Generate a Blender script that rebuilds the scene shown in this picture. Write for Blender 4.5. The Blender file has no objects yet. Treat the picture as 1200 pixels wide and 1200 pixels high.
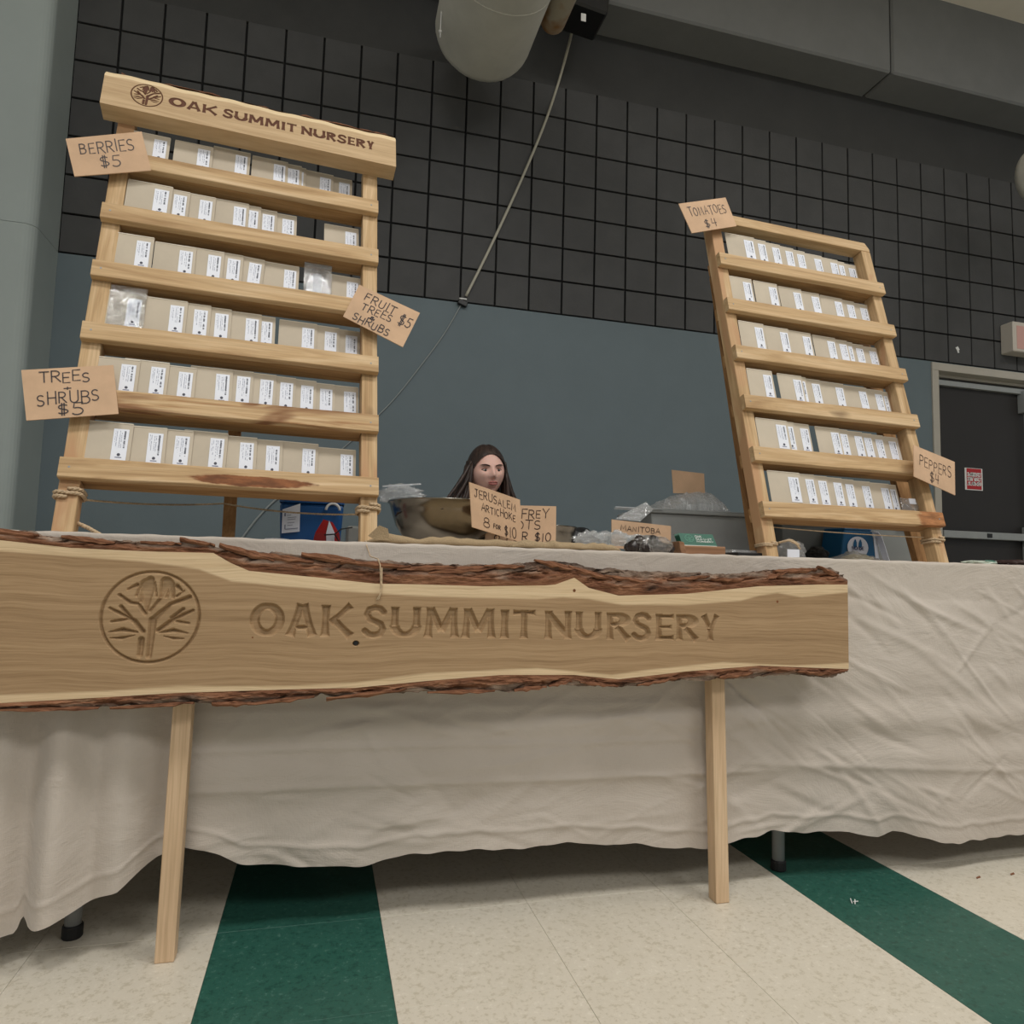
import bpy, math, random
import numpy as np
from mathutils import Vector, Matrix, noise as mnoise
random.seed(7); RNG = np.random.default_rng(11)
PI = math.pi
S = bpy.context.scene
COL = S.collection

# ------------------------------------------------------------------ camera
FPX = 825.74
W3 = np.array([-.0791, -.2601, .0369])
def _rod(w):
    t = np.linalg.norm(w); k = w/t
    K = np.array([[0, -k[2], k[1]], [k[2], 0, -k[0]], [-k[1], k[0], 0]])
    return np.eye(3)+math.sin(t)*K+(1-math.cos(t))*K@K
RC = _rod(W3)@np.array([[1, 0, 0], [0, 0, -1], [0, 1, 0]], float)
EYE = np.array([0, 0, .696])
YW = 3.862                                   # back wall
cam = bpy.data.cameras.new('camera'); cam.sensor_width = 36; cam.lens = FPX/1200*36
cam.clip_start = .05; cam.clip_end = 100
co = bpy.data.objects.new('camera', cam); COL.objects.link(co)
M = Matrix.Identity(4)
for i in range(3):
    M[i][0] = RC[0][i]; M[i][1] = -RC[1][i]; M[i][2] = -RC[2][i]; M[i][3] = EYE[i]
co.matrix_world = M
S.camera = co

# ------------------------------------------------------------------ light
S.view_settings.view_transform = 'Standard'; S.view_settings.look = 'None'
S.view_settings.gamma = 1; S.view_settings.use_curve_mapping = False
S.view_settings.exposure = 0
wd = bpy.data.worlds.new('world'); S.world = wd; wd.use_nodes = True
wd.node_tree.nodes['Background'].inputs[0].default_value = (.93, .97, 1, 1)
wd.node_tree.nodes['Background'].inputs[1].default_value = .30
def area(name, loc, sx, sy, power, col=(1, .985, .96), rot=(0, 0, 0)):
    l = bpy.data.lights.new(name, 'AREA'); l.shape = 'RECTANGLE'; l.size = sx; l.size_y = sy
    l.energy = power; l.color = col
    o = bpy.data.objects.new(name, l); COL.objects.link(o); o.location = loc; o.rotation_euler = rot
    return o
CEIL = 4.64
area('ceiling_lamp', (-.6, -.6, CEIL-.04), 1.2, .6, 62)
area('ceiling_lamp', (2.2, -.2, CEIL-.04), 1.2, .6, 57)
area('ceiling_lamp', (4.8, .4, CEIL-.04), 1.2, .6, 42)
area('ceiling_lamp', (-.6, -3.6, CEIL-.04), 2.4, 1.2, 90)
area('ceiling_lamp', (3.0, -3.6, CEIL-.04), 2.4, 1.2, 90)

# ------------------------------------------------------------------ helpers
def ray(px, py): return RC.T@np.array([(px-600)/FPX, (py-600)/FPX, 1.])
def at(px, py, y):
    d = ray(px, py); return Vector(EYE+d*(y/d[1]))
def atz(px, py, z):
    d = ray(px, py); return Vector(EYE+d*((z-EYE[2])/d[2]))

class MB:
    def __init__(s): s.v = []; s.f = []; s.m = []
    def add(s, v, f, m=0):
        b = len(s.v); s.v += [tuple(p) for p in v]; s.f += [tuple(i+b for i in q) for q in f]
        s.m += [m]*len(f)
    def box(s, x0, x1, y0, y1, z0, z1, m=0, c=0):
        if c <= 0:
            v = [(x, y, z) for z in (z0, z1) for y in (y0, y1) for x in (x0, x1)]
            s.add(v, [(0, 2, 3, 1), (4, 5, 7, 6), (0, 1, 5, 4), (2, 6, 7, 3), (0, 4, 6, 2), (1, 3, 7, 5)], m)
        else:
            bm = bmesh_box(x0, x1, y0, y1, z0, z1, c)
            s.add(*bm, m)
    def hexa(s, P, m=0):      # 8 corners ordered like box
        s.add(P, [(0, 2, 3, 1), (4, 5, 7, 6), (0, 1, 5, 4), (2, 6, 7, 3), (0, 4, 6, 2), (1, 3, 7, 5)], m)
    def tube(s, pts, r, n=8, m=0, cap=True):
        pts = [Vector(p) for p in pts]; N = len(pts)
        rs = r if isinstance(r, (list, tuple)) else [r]*N
        up = None; rings = []
        for i in range(N):
            t = (pts[min(i+1, N-1)]-pts[max(i-1, 0)]).normalized()
            if up is None:
                up = Vector((0, 0, 1)) if abs(t.z) < .9 else Vector((1, 0, 0))
            a = t.cross(up)
            if a.length < 1e-6: a = t.orthogonal()
            a.normalize(); b = a.cross(t).normalized(); up = b
            rings.append([pts[i]+(a*math.cos(k*2*PI/n)+b*math.sin(k*2*PI/n))*rs[i] for k in range(n)])
        v = [p for q in rings for p in q]; f = []
        for i in range(N-1):
            for k in range(n):
                k2 = (k+1) % n
                f.append((i*n+k, i*n+k2, (i+1)*n+k2, (i+1)*n+k))
        if cap: f.append(tuple(range(n))[::-1]); f.append(tuple((N-1)*n+k for k in range(n)))
        s.add(v, f, m)
    def lathe(s, prof, n=32, c=(0, 0, 0), m=0):
        v = []; f = []
        for (r, z) in prof:
            for k in range(n): v.append((c[0]+r*math.cos(2*PI*k/n), c[1]+r*math.sin(2*PI*k/n), c[2]+z))
        for i in range(len(prof)-1):
            for k in range(n):
                k2 = (k+1) % n
                f.append((i*n+k, i*n+k2, (i+1)*n+k2, (i+1)*n+k))
        s.add(v, f, m)
    def ell(s, c, r, nu=12, nv=8, m=0, fn=None):
        v = []; f = []
        for j in range(nv+1):
            th = PI*j/nv
            for i in range(nu):
                ph = 2*PI*i/nu
                p = Vector((math.sin(th)*math.cos(ph), math.sin(th)*math.sin(ph), math.cos(th)))
                q = Vector((p.x*r[0], p.y*r[1], p.z*r[2]))
                if fn: q = fn(p, q)
                v.append(q+Vector(c))
        for j in range(nv):
            for i in range(nu):
                i2 = (i+1) % nu
                f.append((j*nu+i, (j+1)*nu+i, (j+1)*nu+i2, j*nu+i2))
        s.add(v, f, m)
    def mesh(s, name, mats=(), smooth=False):
        me = bpy.data.meshes.new(name); me.from_pydata(s.v, [], s.f)
        for x in mats: me.materials.append(x)
        if any(s.m): me.polygons.foreach_set('material_index', s.m)
        if smooth: me.polygons.foreach_set('use_smooth', [True]*len(me.polygons))
        me.update(); return me
    def build(s, name, mats, parent=None, smooth=False, bevel=0, **k):
        if not isinstance(mats, (list, tuple)): mats = [mats]
        o = bpy.data.objects.new(name, s.mesh(name, mats, smooth)); COL.objects.link(o)
        if parent: o.parent = parent
        if bevel:
            b = o.modifiers.new('b', 'BEVEL'); b.width = bevel; b.segments = 2; b.limit_method = 'ANGLE'
        return tag(o, **k)
def tag(o, label=None, cat=None, group=None, kind=None):
    if label: o['label'] = label
    if cat: o['category'] = cat
    if group: o['group'] = group
    if kind: o['kind'] = kind
    return o
def empty(name, loc=(0, 0, 0), rz=0, **k):
    o = bpy.data.objects.new(name, None); COL.objects.link(o); o.location = loc; o.rotation_euler = (0, 0, rz)
    o.empty_display_size = .05
    return tag(o, **k)
def bmesh_box(x0, x1, y0, y1, z0, z1, c):
    import bmesh
    bm = bmesh.new(); bmesh.ops.create_cube(bm, size=1)
    for v in bm.verts:
        v.co = Vector(((x0+x1)/2+v.co.x*(x1-x0), (y0+y1)/2+v.co.y*(y1-y0), (z0+z1)/2+v.co.z*(z1-z0)))
    bmesh.ops.bevel(bm, geom=bm.edges[:], offset=c, segments=1, affect='EDGES')
    bm.verts.index_update()
    r = ([v.co.copy() for v in bm.verts], [tuple(v.index for v in f.verts) for f in bm.faces]); bm.free(); return r

# ------------------------------------------------------------------ materials
def srgb(r, g, b, k=1.0):
    def c(x):
        x = x/255; return (x/12.92 if x <= .04045 else ((x+.055)/1.055)**2.4)*k
    return (min(c(r), .95), min(c(g), .95), min(c(b), .95), 1)
class NT:
    def __init__(s, name):
        s.mat = bpy.data.materials.new(name); s.mat.use_nodes = True; s.t = s.mat.node_tree
        s.b = s.t.nodes['Principled BSDF']; s.out = s.t.nodes['Material Output']
    def n(s, typ, ins=None, **k):
        x = s.t.nodes.new(typ)
        for a, v in k.items(): setattr(x, a, v)
        for a, v in (ins or {}).items():
            if isinstance(v, bpy.types.NodeSocket): s.t.links.new(v, x.inputs[a])
            else: x.inputs[a].default_value = v
        return x
    def l(s, a, b): s.t.links.new(a, b)
    def ramp(s, fac, stops):
        r = s.n('ShaderNodeValToRGB', {'Fac': fac}); e = r.color_ramp.elements
        e[0].position = stops[0][0]; e[0].color = stops[0][1]; e[1].position = stops[-1][0]; e[1].color = stops[-1][1]
        for p, c in stops[1:-1]:
            q = e.new(p); q.color = c
        return r.outputs[0]
    def coord(s, scale=(1, 1, 1), rnd=False, kind='Object'):
        tc = s.n('ShaderNodeTexCoord'); v = tc.outputs[kind]
        if rnd:
            oi = s.n('ShaderNodeObjectInfo'); a = s.n('ShaderNodeVectorMath', operation='ADD')
            m = s.n('ShaderNodeMath', {0: oi.outputs['Random'], 1: 37.}, operation='MULTIPLY')
            s.l(v, a.inputs[0]); s.l(m.outputs[0], a.inputs[1]); v = a.outputs[0]
        mp = s.n('ShaderNodeMapping', {'Vector': v, 'Scale': scale}); return mp.outputs[0]
    def noise(s, vec, scale, det=4, rough=.6, dist=0):
        return s.n('ShaderNodeTexNoise', {'Vector': vec, 'Scale': scale, 'Detail': det, 'Roughness': rough, 'Distortion': dist}).outputs['Fac']
    def bump(s, h, st=.3, dist=.01):
        b = s.n('ShaderNodeBump', {'Height': h, 'Strength': st, 'Distance': dist}); s.l(b.outputs[0], s.b.inputs['Normal'])
    def mix(s, f, a, b, mode='MIX'):
        m = s.n('ShaderNodeMix', data_type='RGBA', blend_type=mode)
        for i, v in ((0, f), (6, a), (7, b)):
            if isinstance(v, bpy.types.NodeSocket): s.l(v, m.inputs[i])
            else: m.inputs[i].default_value = v
        return m.outputs[2]
def plain(name, col, rough=.6, metal=0, nz=0, nsc=30, bump=0, spec=.5, rnd=False):
    t = NT(name); t.b.inputs['Roughness'].default_value = rough; t.b.inputs['Metallic'].default_value = metal
    t.b.inputs['Specular IOR Level'].default_value = spec
    t.b.inputs['Base Color'].default_value = col
    if nz or bump:
        v = t.coord(rnd=rnd); f = t.noise(v, nsc, 5)
        if nz:
            d = tuple(c*(1-nz) for c in col[:3])+(1,); h = tuple(min(c*(1+nz), 1) for c in col[:3])+(1,)
            t.l(t.ramp(f, [(.3, d), (.7, h)]), t.b.inputs['Base Color'])
        if bump: t.bump(f, bump, .004)
    return t.mat
def wood(name, dark, mid, light, axis='x', fig=1.0, patch=None, rough=.62, pscale=5, blob=None):
    t = NT(name); t.b.inputs['Roughness'].default_value = rough; t.b.inputs['Specular IOR Level'].default_value = .25
    sc = {'x': (2.2, 26, 26), 'z': (26, 26, 2.2)}[axis]; sf = {'x': (6, 260, 260), 'z': (260, 260, 6)}[axis]
    a = t.noise(t.coord(sc, True), 1.0, 5, .55, 1.2*fig)
    fine = t.noise(t.coord(sf, True), 1.0, 3, .6)
    c = t.ramp(a, [(.28, dark), (.5, mid), (.72, light)])
    g = t.ramp(fine, [(.35, (.80, .78, .74, 1)), (.6, (1, 1, 1, 1))])
    c = t.mix(.8, c, g, 'MULTIPLY')
    kn = t.noise(t.coord({'x': (5, 14, 14), 'z': (14, 14, 5)}[axis], True), 1., 2, .5)
    c = t.mix(t.ramp(kn, [(.70, (0, 0, 0, 1)), (.78, (.7, .7, .7, 1))]), c, tuple(x*.45 for x in dark[:3])+(1,))
    if patch:
        p = t.noise(t.coord({'x': (pscale, pscale*3.5, pscale*3.5), 'z': (pscale*3.5, pscale*3.5, pscale)}[axis], True), 1., 3, .6, .6)
        c = t.mix(t.ramp(p, [(.54, (0, 0, 0, 1)), (.62, (1, 1, 1, 1))]), c, patch)
    if blob:      # a live-edge stain of its own shape: centre u, s, half sizes, colour
        sp = t.n('ShaderNodeSeparateXYZ', {0: t.coord()}); w_ = t.noise(t.coord((16, 60, 60)), 1, 4, .65)
        dx = t.n('ShaderNodeMath', {0: t.n('ShaderNodeMath', {0: sp.outputs[0], 1: blob[0]}, operation='SUBTRACT').outputs[0], 1: blob[2]}, operation='DIVIDE').outputs[0]
        dz = t.n('ShaderNodeMath', {0: t.n('ShaderNodeMath', {0: sp.outputs[2], 1: blob[1]}, operation='SUBTRACT').outputs[0], 1: blob[3]}, operation='DIVIDE').outputs[0]
        r2 = t.n('ShaderNodeMath', {0: t.n('ShaderNodeMath', {0: dx, 1: dx}, operation='MULTIPLY').outputs[0], 1: t.n('ShaderNodeMath', {0: dz, 1: dz}, operation='MULTIPLY').outputs[0]}, operation='ADD').outputs[0]
        r3 = t.n('ShaderNodeMath', {0: r2, 1: t.n('ShaderNodeMath', {0: w_, 1: 1.6}, operation='MULTIPLY').outputs[0]}, operation='ADD').outputs[0]
        c = t.mix(t.ramp(t.n('ShaderNodeMath', {0: r3, 1: .4}, operation='MULTIPLY').outputs[0], [(.58, (1, 1, 1, 1)), (.70, (0, 0, 0, 1))]), c, t.mix(t.ramp(w_, [(.4, (0, 0, 0, 1)), (.6, (1, 1, 1, 1))]), blob[4], tuple(min(1, q*1.9) for q in blob[4][:3])+(1,)))
    t.l(c, t.b.inputs['Base Color']); t.bump(fine, .18, .002)
    return t.mat
OAK_D = srgb(170, 136, 96); OAK_M = srgb(202, 170, 128); OAK_L = srgb(222, 194, 156)
M_OAKX = wood('oak_rail', OAK_D, OAK_M, OAK_L, 'x')
M_OAKZ = wood('oak_post', OAK_D, OAK_M, OAK_L, 'z', patch=srgb(190, 150, 112), pscale=3)
M_OAKP = wood('oak_rail_figured', srgb(150, 100, 58), OAK_M, OAK_L, 'x', 2.2, patch=srgb(136, 96, 64), pscale=3.)
M_OAKB1 = wood('oak_rail_stained', OAK_D, OAK_M, OAK_L, 'x', 2, blob=(.355, .128, .135, .014, srgb(112, 70, 42)))
M_OAKB2 = wood('oak_rail_stained_end', OAK_D, OAK_M, OAK_L, 'x', 2, blob=(.60, .135, .085, .05, srgb(140, 96, 62)))
M_OAKDK = wood('oak_leg_rear', srgb(130, 92, 56), srgb(168, 126, 82), srgb(190, 148, 102), 'z')
M_SHELF = wood('shelf_board', srgb(140, 104, 66), srgb(172, 134, 90), srgb(190, 152, 108), 'x')
M_POST = wood('planed_leg', srgb(202, 172, 138), srgb(214, 184, 150), srgb(224, 197, 164), 'z', .5)
M_KRAFT = plain('kraft_packet', srgb(196, 184, 165), .8, 0, .07, 9, .25, rnd=True)
M_KRAFT2 = plain('kraft_edge', srgb(216, 207, 190), .8)
M_CARD = plain('brown_cardboard', srgb(204, 170, 138), .85, 0, .10, 14, .1, rnd=True)
M_LABEL = plain('white_label', srgb(232, 236, 246), .5)
M_INK = plain('grey_print', srgb(120, 126, 150), .6)
M_INKD = plain('dark_print', srgb(70, 72, 86), .6)
M_PEN = plain('marker_ink', srgb(44, 26, 24), .5)
M_TWINE = plain('jute_twine', srgb(196, 172, 140), .9, 0, .25, 160, .6)
M_METAL = plain('brushed_steel', (.36, .34, .30, 1), .20, 1, .12, 6, .05)
M_BLACK = plain('black_plastic', srgb(24, 24, 25), .45)
M_GREYMET = plain('grey_painted_metal', srgb(150, 153, 152), .42, 0, .05, 20)
M_TUBE = plain('grey_table_leg', srgb(140, 142, 142), .4, 0)
M_RUBBER = plain('black_rubber', srgb(18, 18, 18), .7)
M_WHITE = plain('white_plastic', srgb(225, 225, 222), .5)
def plastic(name, tint=(.9, .93, .95, 1), op=.28, rough=.12):
    t = NT(name); tr = t.n('ShaderNodeBsdfTransparent', {'Color': (.97, .98, .98, 1)})
    gl = t.n('ShaderNodeBsdfGlossy', {'Color': (1, 1, 1, 1), 'Roughness': rough})
    di = t.n('ShaderNodeBsdfTranslucent', {'Color': tint}); d2 = t.n('ShaderNodeBsdfDiffuse', {'Color': tint})
    lw = t.n('ShaderNodeLayerWeight', {'Blend': .35})
    v = t.coord((1, 1, 1)); nz = t.noise(v, 38, 4, .7, 1.5)
    bp = t.n('ShaderNodeBump', {'Height': nz, 'Strength': .9, 'Distance': .01})
    t.l(bp.outputs[0], gl.inputs['Normal']); t.l(bp.outputs[0], lw.inputs['Normal'])
    m0 = t.n('ShaderNodeMixShader', {0: .5}); t.l(di.outputs[0], m0.inputs[1]); t.l(d2.outputs[0], m0.inputs[2])
    m1 = t.n('ShaderNodeMixShader', {0: op}); t.l(tr.outputs[0], m1.inputs[1]); t.l(m0.outputs[0], m1.inputs[2])
    fr = t.n('ShaderNodeMath', {0: lw.outputs['Facing'], 1: .55}, operation='MULTIPLY')
    fr2 = t.n('ShaderNodeMath', {0: fr.outputs[0], 1: .12}, operation='ADD')
    m2 = t.n('ShaderNodeMixShader', {0: fr2.outputs[0]}); t.l(m1.outputs[0], m2.inputs[1]); t.l(gl.outputs[0], m2.inputs[2])
    t.l(m2.outputs[0], t.out.inputs[0]); return t.mat
M_CLEAR = plastic('clear_plastic'); M_CLOUDY = plastic('cloudy_plastic', (.86, .88, .9, 1), .5, .2)
M_THIN = plastic('thin_clear_film', (.9, .9, .92, 1), .02, .08)
M_SLEEVE = plastic('clear_sleeve', (.9, .92, .95, 1), .10, .1)

# ------------------------------------------------------------------ stroke lettering
def arc(cx, cy, rx, ry, a0, a1, n=9):
    return [(cx+rx*math.cos(math.radians(a0+(a1-a0)*i/n)), cy+ry*math.sin(math.radians(a0+(a1-a0)*i/n))) for i in range(n+1)]
FONT = {
 'A': (.62, [[(0, 0), (.31, 1), (.62, 0)], [(.1, .35), (.52, .35)]]),
 'B': (.56, [[(.03, 0), (.03, 1)], [(.03, 1)]+arc(.25, .77, .25, .23, 90, -90)+[(.03, .54)], [(.03, .54)]+arc(.28, .27, .28, .27, 90, -90)+[(.03, 0)]]),
 'C': (.58, [arc(.32, .5, .32, .5, 55, 305, 12)]),
 'D': (.6, [[(.03, 0), (.03, 1)], [(.03, 1)]+arc(.2, .5, .4, .5, 90, -90)+[(.03, 0)]]),
 'E': (.5, [[(.5, 1), (.03, 1), (.03, 0), (.5, 0)], [(.03, .52), (.42, .52)]]),
 'F': (.5, [[(.5, 1), (.03, 1), (.03, 0)], [(.03, .52), (.42, .52)]]),
 'H': (.58, [[(.03, 0), (.03, 1)], [(.55, 0), (.55, 1)], [(.03, .5), (.55, .5)]]),
 'I': (.12, [[(.06, 0), (.06, 1)]]),
 'J': (.5, [[(.1, 1), (.5, 1)], [(.34, 1), (.34, .25)]+arc(.17, .22, .17, .22, 0, -170)]),
 'K': (.58, [[(.03, 0), (.03, 1)], [(.55, 1), (.05, .45)], [(.2, .58), (.58, 0)]]),
 'L': (.48, [[(.03, 1), (.03, 0), (.48, 0)]]),
 'M': (.78, [[(.03, 0), (.1, 1), (.39, .25), (.68, 1), (.75, 0)]]),
 'N': (.62, [[(.03, 0), (.03, 1), (.59, 0), (.59, 1)]]),
 'O': (.66, [arc(.33, .5, .33, .5, 90, 450, 16)]),
 'P': (.54, [[(.03, 0), (.03, 1)], [(.03, 1)]+arc(.26, .74, .26, .26, 90, -90)+[(.03, .48)]]),
 'R': (.58, [[(.03, 0), (.03, 1)], [(.03, 1)]+arc(.26, .75, .26, .25, 90, -90)+[(.03, .5)], [(.22, .5), (.58, 0)]]),
 'S': (.52, [arc(.27, .75, .24, .25, 40, 250, 8)+arc(.25, .25, .27, .25, 80, -140, 9)]),
 'T': (.6, [[(0, 1), (.6, 1)], [(.3, 1), (.3, 0)]]),
 'U': (.6, [[(.03, 1), (.03, .28)]+arc(.3, .28, .27, .28, 180, 360, 8)+[(.57, 1)]]),
 'V': (.6, [[(0, 1), (.3, 0), (.6, 1)]]),
 'W': (.8, [[(0, 1), (.2, 0), (.4, .75), (.6, 0), (.8, 1)]]),
 'X': (.6, [[(0, 1), (.6, 0)], [(.6, 1), (0, 0)]]),
 'Y': (.6, [[(0, 1), (.3, .48), (.6, 1)], [(.3, .48), (.3, 0)]]),
 'G': (.6, [arc(.32, .5, .32, .5, 50, 340, 12)+[(.62, .45), (.36, .45)]]),
 '+': (.5, [[(.05, .5), (.45, .5)], [(.25, .3), (.25, .7)]]),
 '&': (.5, [[(.5, 0), (.1, .7)]+arc(.22, .8, .14, .18, 190, -10, 6)+[(.05, .3)]+arc(.2, .2, .17, .2, 160, 330, 6)+[(.5, .45)]]),
 '$': (.52, [arc(.27, .72, .24, .2, 40, 250, 8)+arc(.25, .28, .27, .2, 80, -140, 9), [(.2, -.08), (.2, 1.06)], [(.32, -.08), (.32, 1.06)]]),
 '5': (.5, [[(.48, 1), (.1, 1), (.06, .58)]+arc(.22, .3, .27, .3, 110, -140, 9)]),
 '4': (.55, [[(.1, 1), (.04, .42), (.52, .42)], [(.42, .95), (.4, 0)]]),
 '8': (.5, [arc(.25, .76, .2, .24, 90, 450, 10), arc(.25, .27, .25, .27, 90, 450, 10)]),
 '1': (.2, [[(.1, 1), (.1, 0)]]),
 '0': (.55, [arc(.27, .5, .27, .5, 90, 450, 14)]),
 ' ': (.35, []),
}
def text_width(t, sp=.2): return sum(FONT[c][0]+sp for c in t)-sp
def text_strokes(t, x0, x1, y0, y1, jit=.0, slant=0, sp=.2):
    """polylines filling the box x0..x1, y0..y1"""
    w = text_width(t, sp); kx = (x1-x0)/w; out = []; cx = 0
    for c in t:
        wd_, st = FONT[c]; jy = random.uniform(-jit, jit); js = 1+random.uniform(-jit, jit)
        for s_ in st:
            out.append([(x0+(cx+px*js+slant*py)*kx, y0+(py*js+jy)*(y1-y0)) for px, py in s_])
        cx += wd_+sp
    return out
def ribbons(mb, strokes, w, fn, m=0):
    """flat pen lines; fn maps 2-D to 3-D"""
    for s_ in strokes:
        P = [Vector((a, b)) for a, b in s_]
        L = []; R_ = []
        for i, p in enumerate(P):
            a = P[max(i-1, 0)]; b = P[min(i+1, len(P)-1)]; t = (b-a)
            if t.length < 1e-9: t = Vector((1, 0))
            t.normalize(); nn = Vector((-t.y, t.x))*w/2
            if i == 0: p = p-t*w*.4
            if i == len(P)-1: p = p+t*w*.4
            L.append(p+nn); R_.append(p-nn)
        v = [fn(q.x, q.y) for q in L]+[fn(q.x, q.y) for q in R_]; n = len(P)
        mb.add(v, [(i, n+i, n+i+1, i+1) for i in range(n-1)], m)

# carved lettering: signed distance to flared strokes
def sd_stroke(X, Y, a, b, w, flare=.42, mid=.5, taper=None):
    ax, ay = a; bx, by = b; L = math.hypot(bx-ax, by-ay); tx, ty = (bx-ax)/L, (by-ay)/L
    u = (X-ax)*tx+(Y-ay)*ty; v = abs(-(X-ax)*ty+(Y-ay)*tx); t = np.clip(u/L, 0, 1)
    if taper: wl = w*(taper[0]+(taper[1]-taper[0])*t)
    else: wl = w*(1-flare*.4+flare*(np.abs(2*t-1)**2.2)*.75)
    return np.maximum(v-wl/2, np.abs(u-L/2)-L/2)
def sd_poly(X, Y, pts, w):
    d = np.full(X.shape, 1e9)
    for (ax, ay), (bx, by) in zip(pts[:-1], pts[1:]):
        L2 = (bx-ax)**2+(by-ay)**2; t = np.clip(((X-ax)*(bx-ax)+(Y-ay)*(by-ay))/L2, 0, 1)
        d = np.minimum(d, np.hypot(X-ax-t*(bx-ax), Y-ay-t*(by-ay))-w/2)
    return d
def sd_ell(X, Y, cx, cy, rx, ry, w1, w2):   # ring whose wall is w1 at sides, w2 at top
    r = np.hypot((X-cx)/rx, (Y-cy)/ry); k = np.abs((X-cx)/rx)/np.maximum(r, 1e-6); w = w2+(w1-w2)*k
    return np.abs(r-1)*min(rx, ry)-w/2
def glyph_sd(c, X, Y, h, ht):
    """X,Y in metres from the lower-left corner, glyph box h wide, ht high"""
    s = .275*ht; t = .205*ht; q = []
    st = lambda a, b, w=s, **k: sd_stroke(X, Y, (a[0]*h, a[1]*ht), (b[0]*h, b[1]*ht), w, **k)
    e = .5*s/h; et = .5*t/ht
    if c == 'O': q = [sd_ell(X, Y, h/2, ht/2, h/2-s/2, ht/2-t/2, s*1.1, t)]
    if c == 'A': q = [st((e, 0), (.5-e*.2, 1)), st((1-e, 0), (.5+e*.2, 1)), st((.25, .28), (.75, .28), t*.8, flare=0)]
    if c == 'K': q = [st((e, 0), (e, 1)), st((e*2, .42), (1-e, 1), s*.85), st((.35, .55), (1-e*.8, 0))]
    if c == 'U': q = [st((e, .3), (e, 1), flare=.3), st((1-e, .3), (1-e, 1), flare=.3),
                      np.maximum(sd_ell(X, Y, h/2, .38*ht, h/2-s/2, .38*ht-t/2, s, t), Y-.4*ht)]
    if c == 'M': q = [st((e, 0), (e*1.5, 1)), st((1-e, 0), (1-e*1.5, 1)), st((e*1.6, .98), (.5, .22), s*.9, flare=0), st((1-e*1.6, .98), (.5, .22), s*.9, flare=0)]
    if c == 'I': q = [st((.5, 0), (.5, 1), s*1.1)]
    if c == 'T': q = [st((.5, 0), (.5, 1)), st((0, 1-et*.9), (1, 1-et*.9), t*.9, flare=.5)]
    if c == 'N': q = [st((e, 0), (e, 1)), st((1-e, 0), (1-e, 1)), st((e, 1-et), (1-e, et), s, flare=0)]
    if c == 'E': q = [st((e, 0), (e, 1)), st((e, 1-et), (1, 1-et), t*.9), st((e, .5), (.88, .5), t*.8), st((e, et), (1, et), t*.95)]
    if c == 'Y': q = [st((.5, 0), (.5, .5), flare=.5), st((.5, .42), (e, 1), flare=.5), st((.5, .42), (1-e, 1), s*.85, flare=.5)]
    if c == 'R': q = [st((e, 0), (e, 1)), np.maximum(sd_ell(X, Y, .42*h, .73*ht, .45*h-s/2, .27*ht-t/2, s, t), .35*h-X),
                      st((e, 1-et), (.45, 1-et), t, flare=0), st((e, .46+et), (.45, .46+et), t, flare=0), st((.42, .5), (1-e*.7, 0))]
    if c == 'S':
        p = [(.86, .80), (.72, .91), (.5, .94), (.26, .88), (.17, .72), (.28, .58), (.52, .50), (.76, .41), (.84, .26), (.74, .11), (.48, .06), (.25, .1), (.1, .2)]
        q = [sd_poly(X, Y, [(a*h, b*ht) for a, b in p], t*1.1)]
    d = q[0]
    for z in q[1:]: d = np.minimum(d, z)
    return d
EMB = [  # tree strokes
 ([(700, 300), (725, 175)], 26, 60), ([(470, 340), (490, 200)], 30, 60),  # (stroke, w0, w1) in a 0..1 disc frame (px of a 150 px circle / 7.5)
 ([(495, 800), (500, 670)], 45, 50), ([(575, 810), (590, 500)], 45, 60), ([(510, 600), (430, 510)], 40, 40), ([(430, 510), (340, 465)], 40, 34), ([(340, 465), (205, 400)], 34, 26),
 ([(390, 480), (300, 385)], 34, 34), ([(360, 495), (225, 515)], 30, 22), ([(210, 605), (330, 583)], 14, 38), ([(330, 583), (460, 605)], 38, 20), ([(225, 655), (330, 655)], 12, 28), ([(330, 655), (440, 630)], 28, 10),
 ([(640, 590), (780, 490)], 36, 40), ([(780, 490), (950, 412)], 40, 26), ([(760, 480), (860, 400)], 36, 30), ([(800, 508), (920, 525)], 30, 20), ([(650, 610), (780, 588)], 18, 38), ([(780, 588), (915, 612)], 38, 14),
 ([(700, 638), (790, 658)], 12, 26), ([(790, 658), (880, 660)], 26, 14), ([(520, 445), (450, 360)], 34, 30), ([(450, 360), (380, 350)], 30, 30), ([(380, 350), (280, 285)], 30, 30),
 ([(610, 480), (740, 360)], 50, 36), ([(740, 360), (910, 295)], 34, 40), ([(560, 420), (640, 320)], 24, 30), ([(530, 430), (520, 200)], 20, 110), ([(520, 200), (545, 150)], 110, 60),
 ([(610, 290), (585, 170)], 20, 20), ([(640, 310), (690, 170)], 24, 90), ([(760, 300), (740, 190)], 30, 50), ([(430, 290), (470, 175)], 24, 30), ([(350, 235), (430, 195)], 20, 34), ([(790, 200), (840, 245)], 40, 20),
 ([(790, 290), (860, 240)], 24, 16)]
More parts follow.
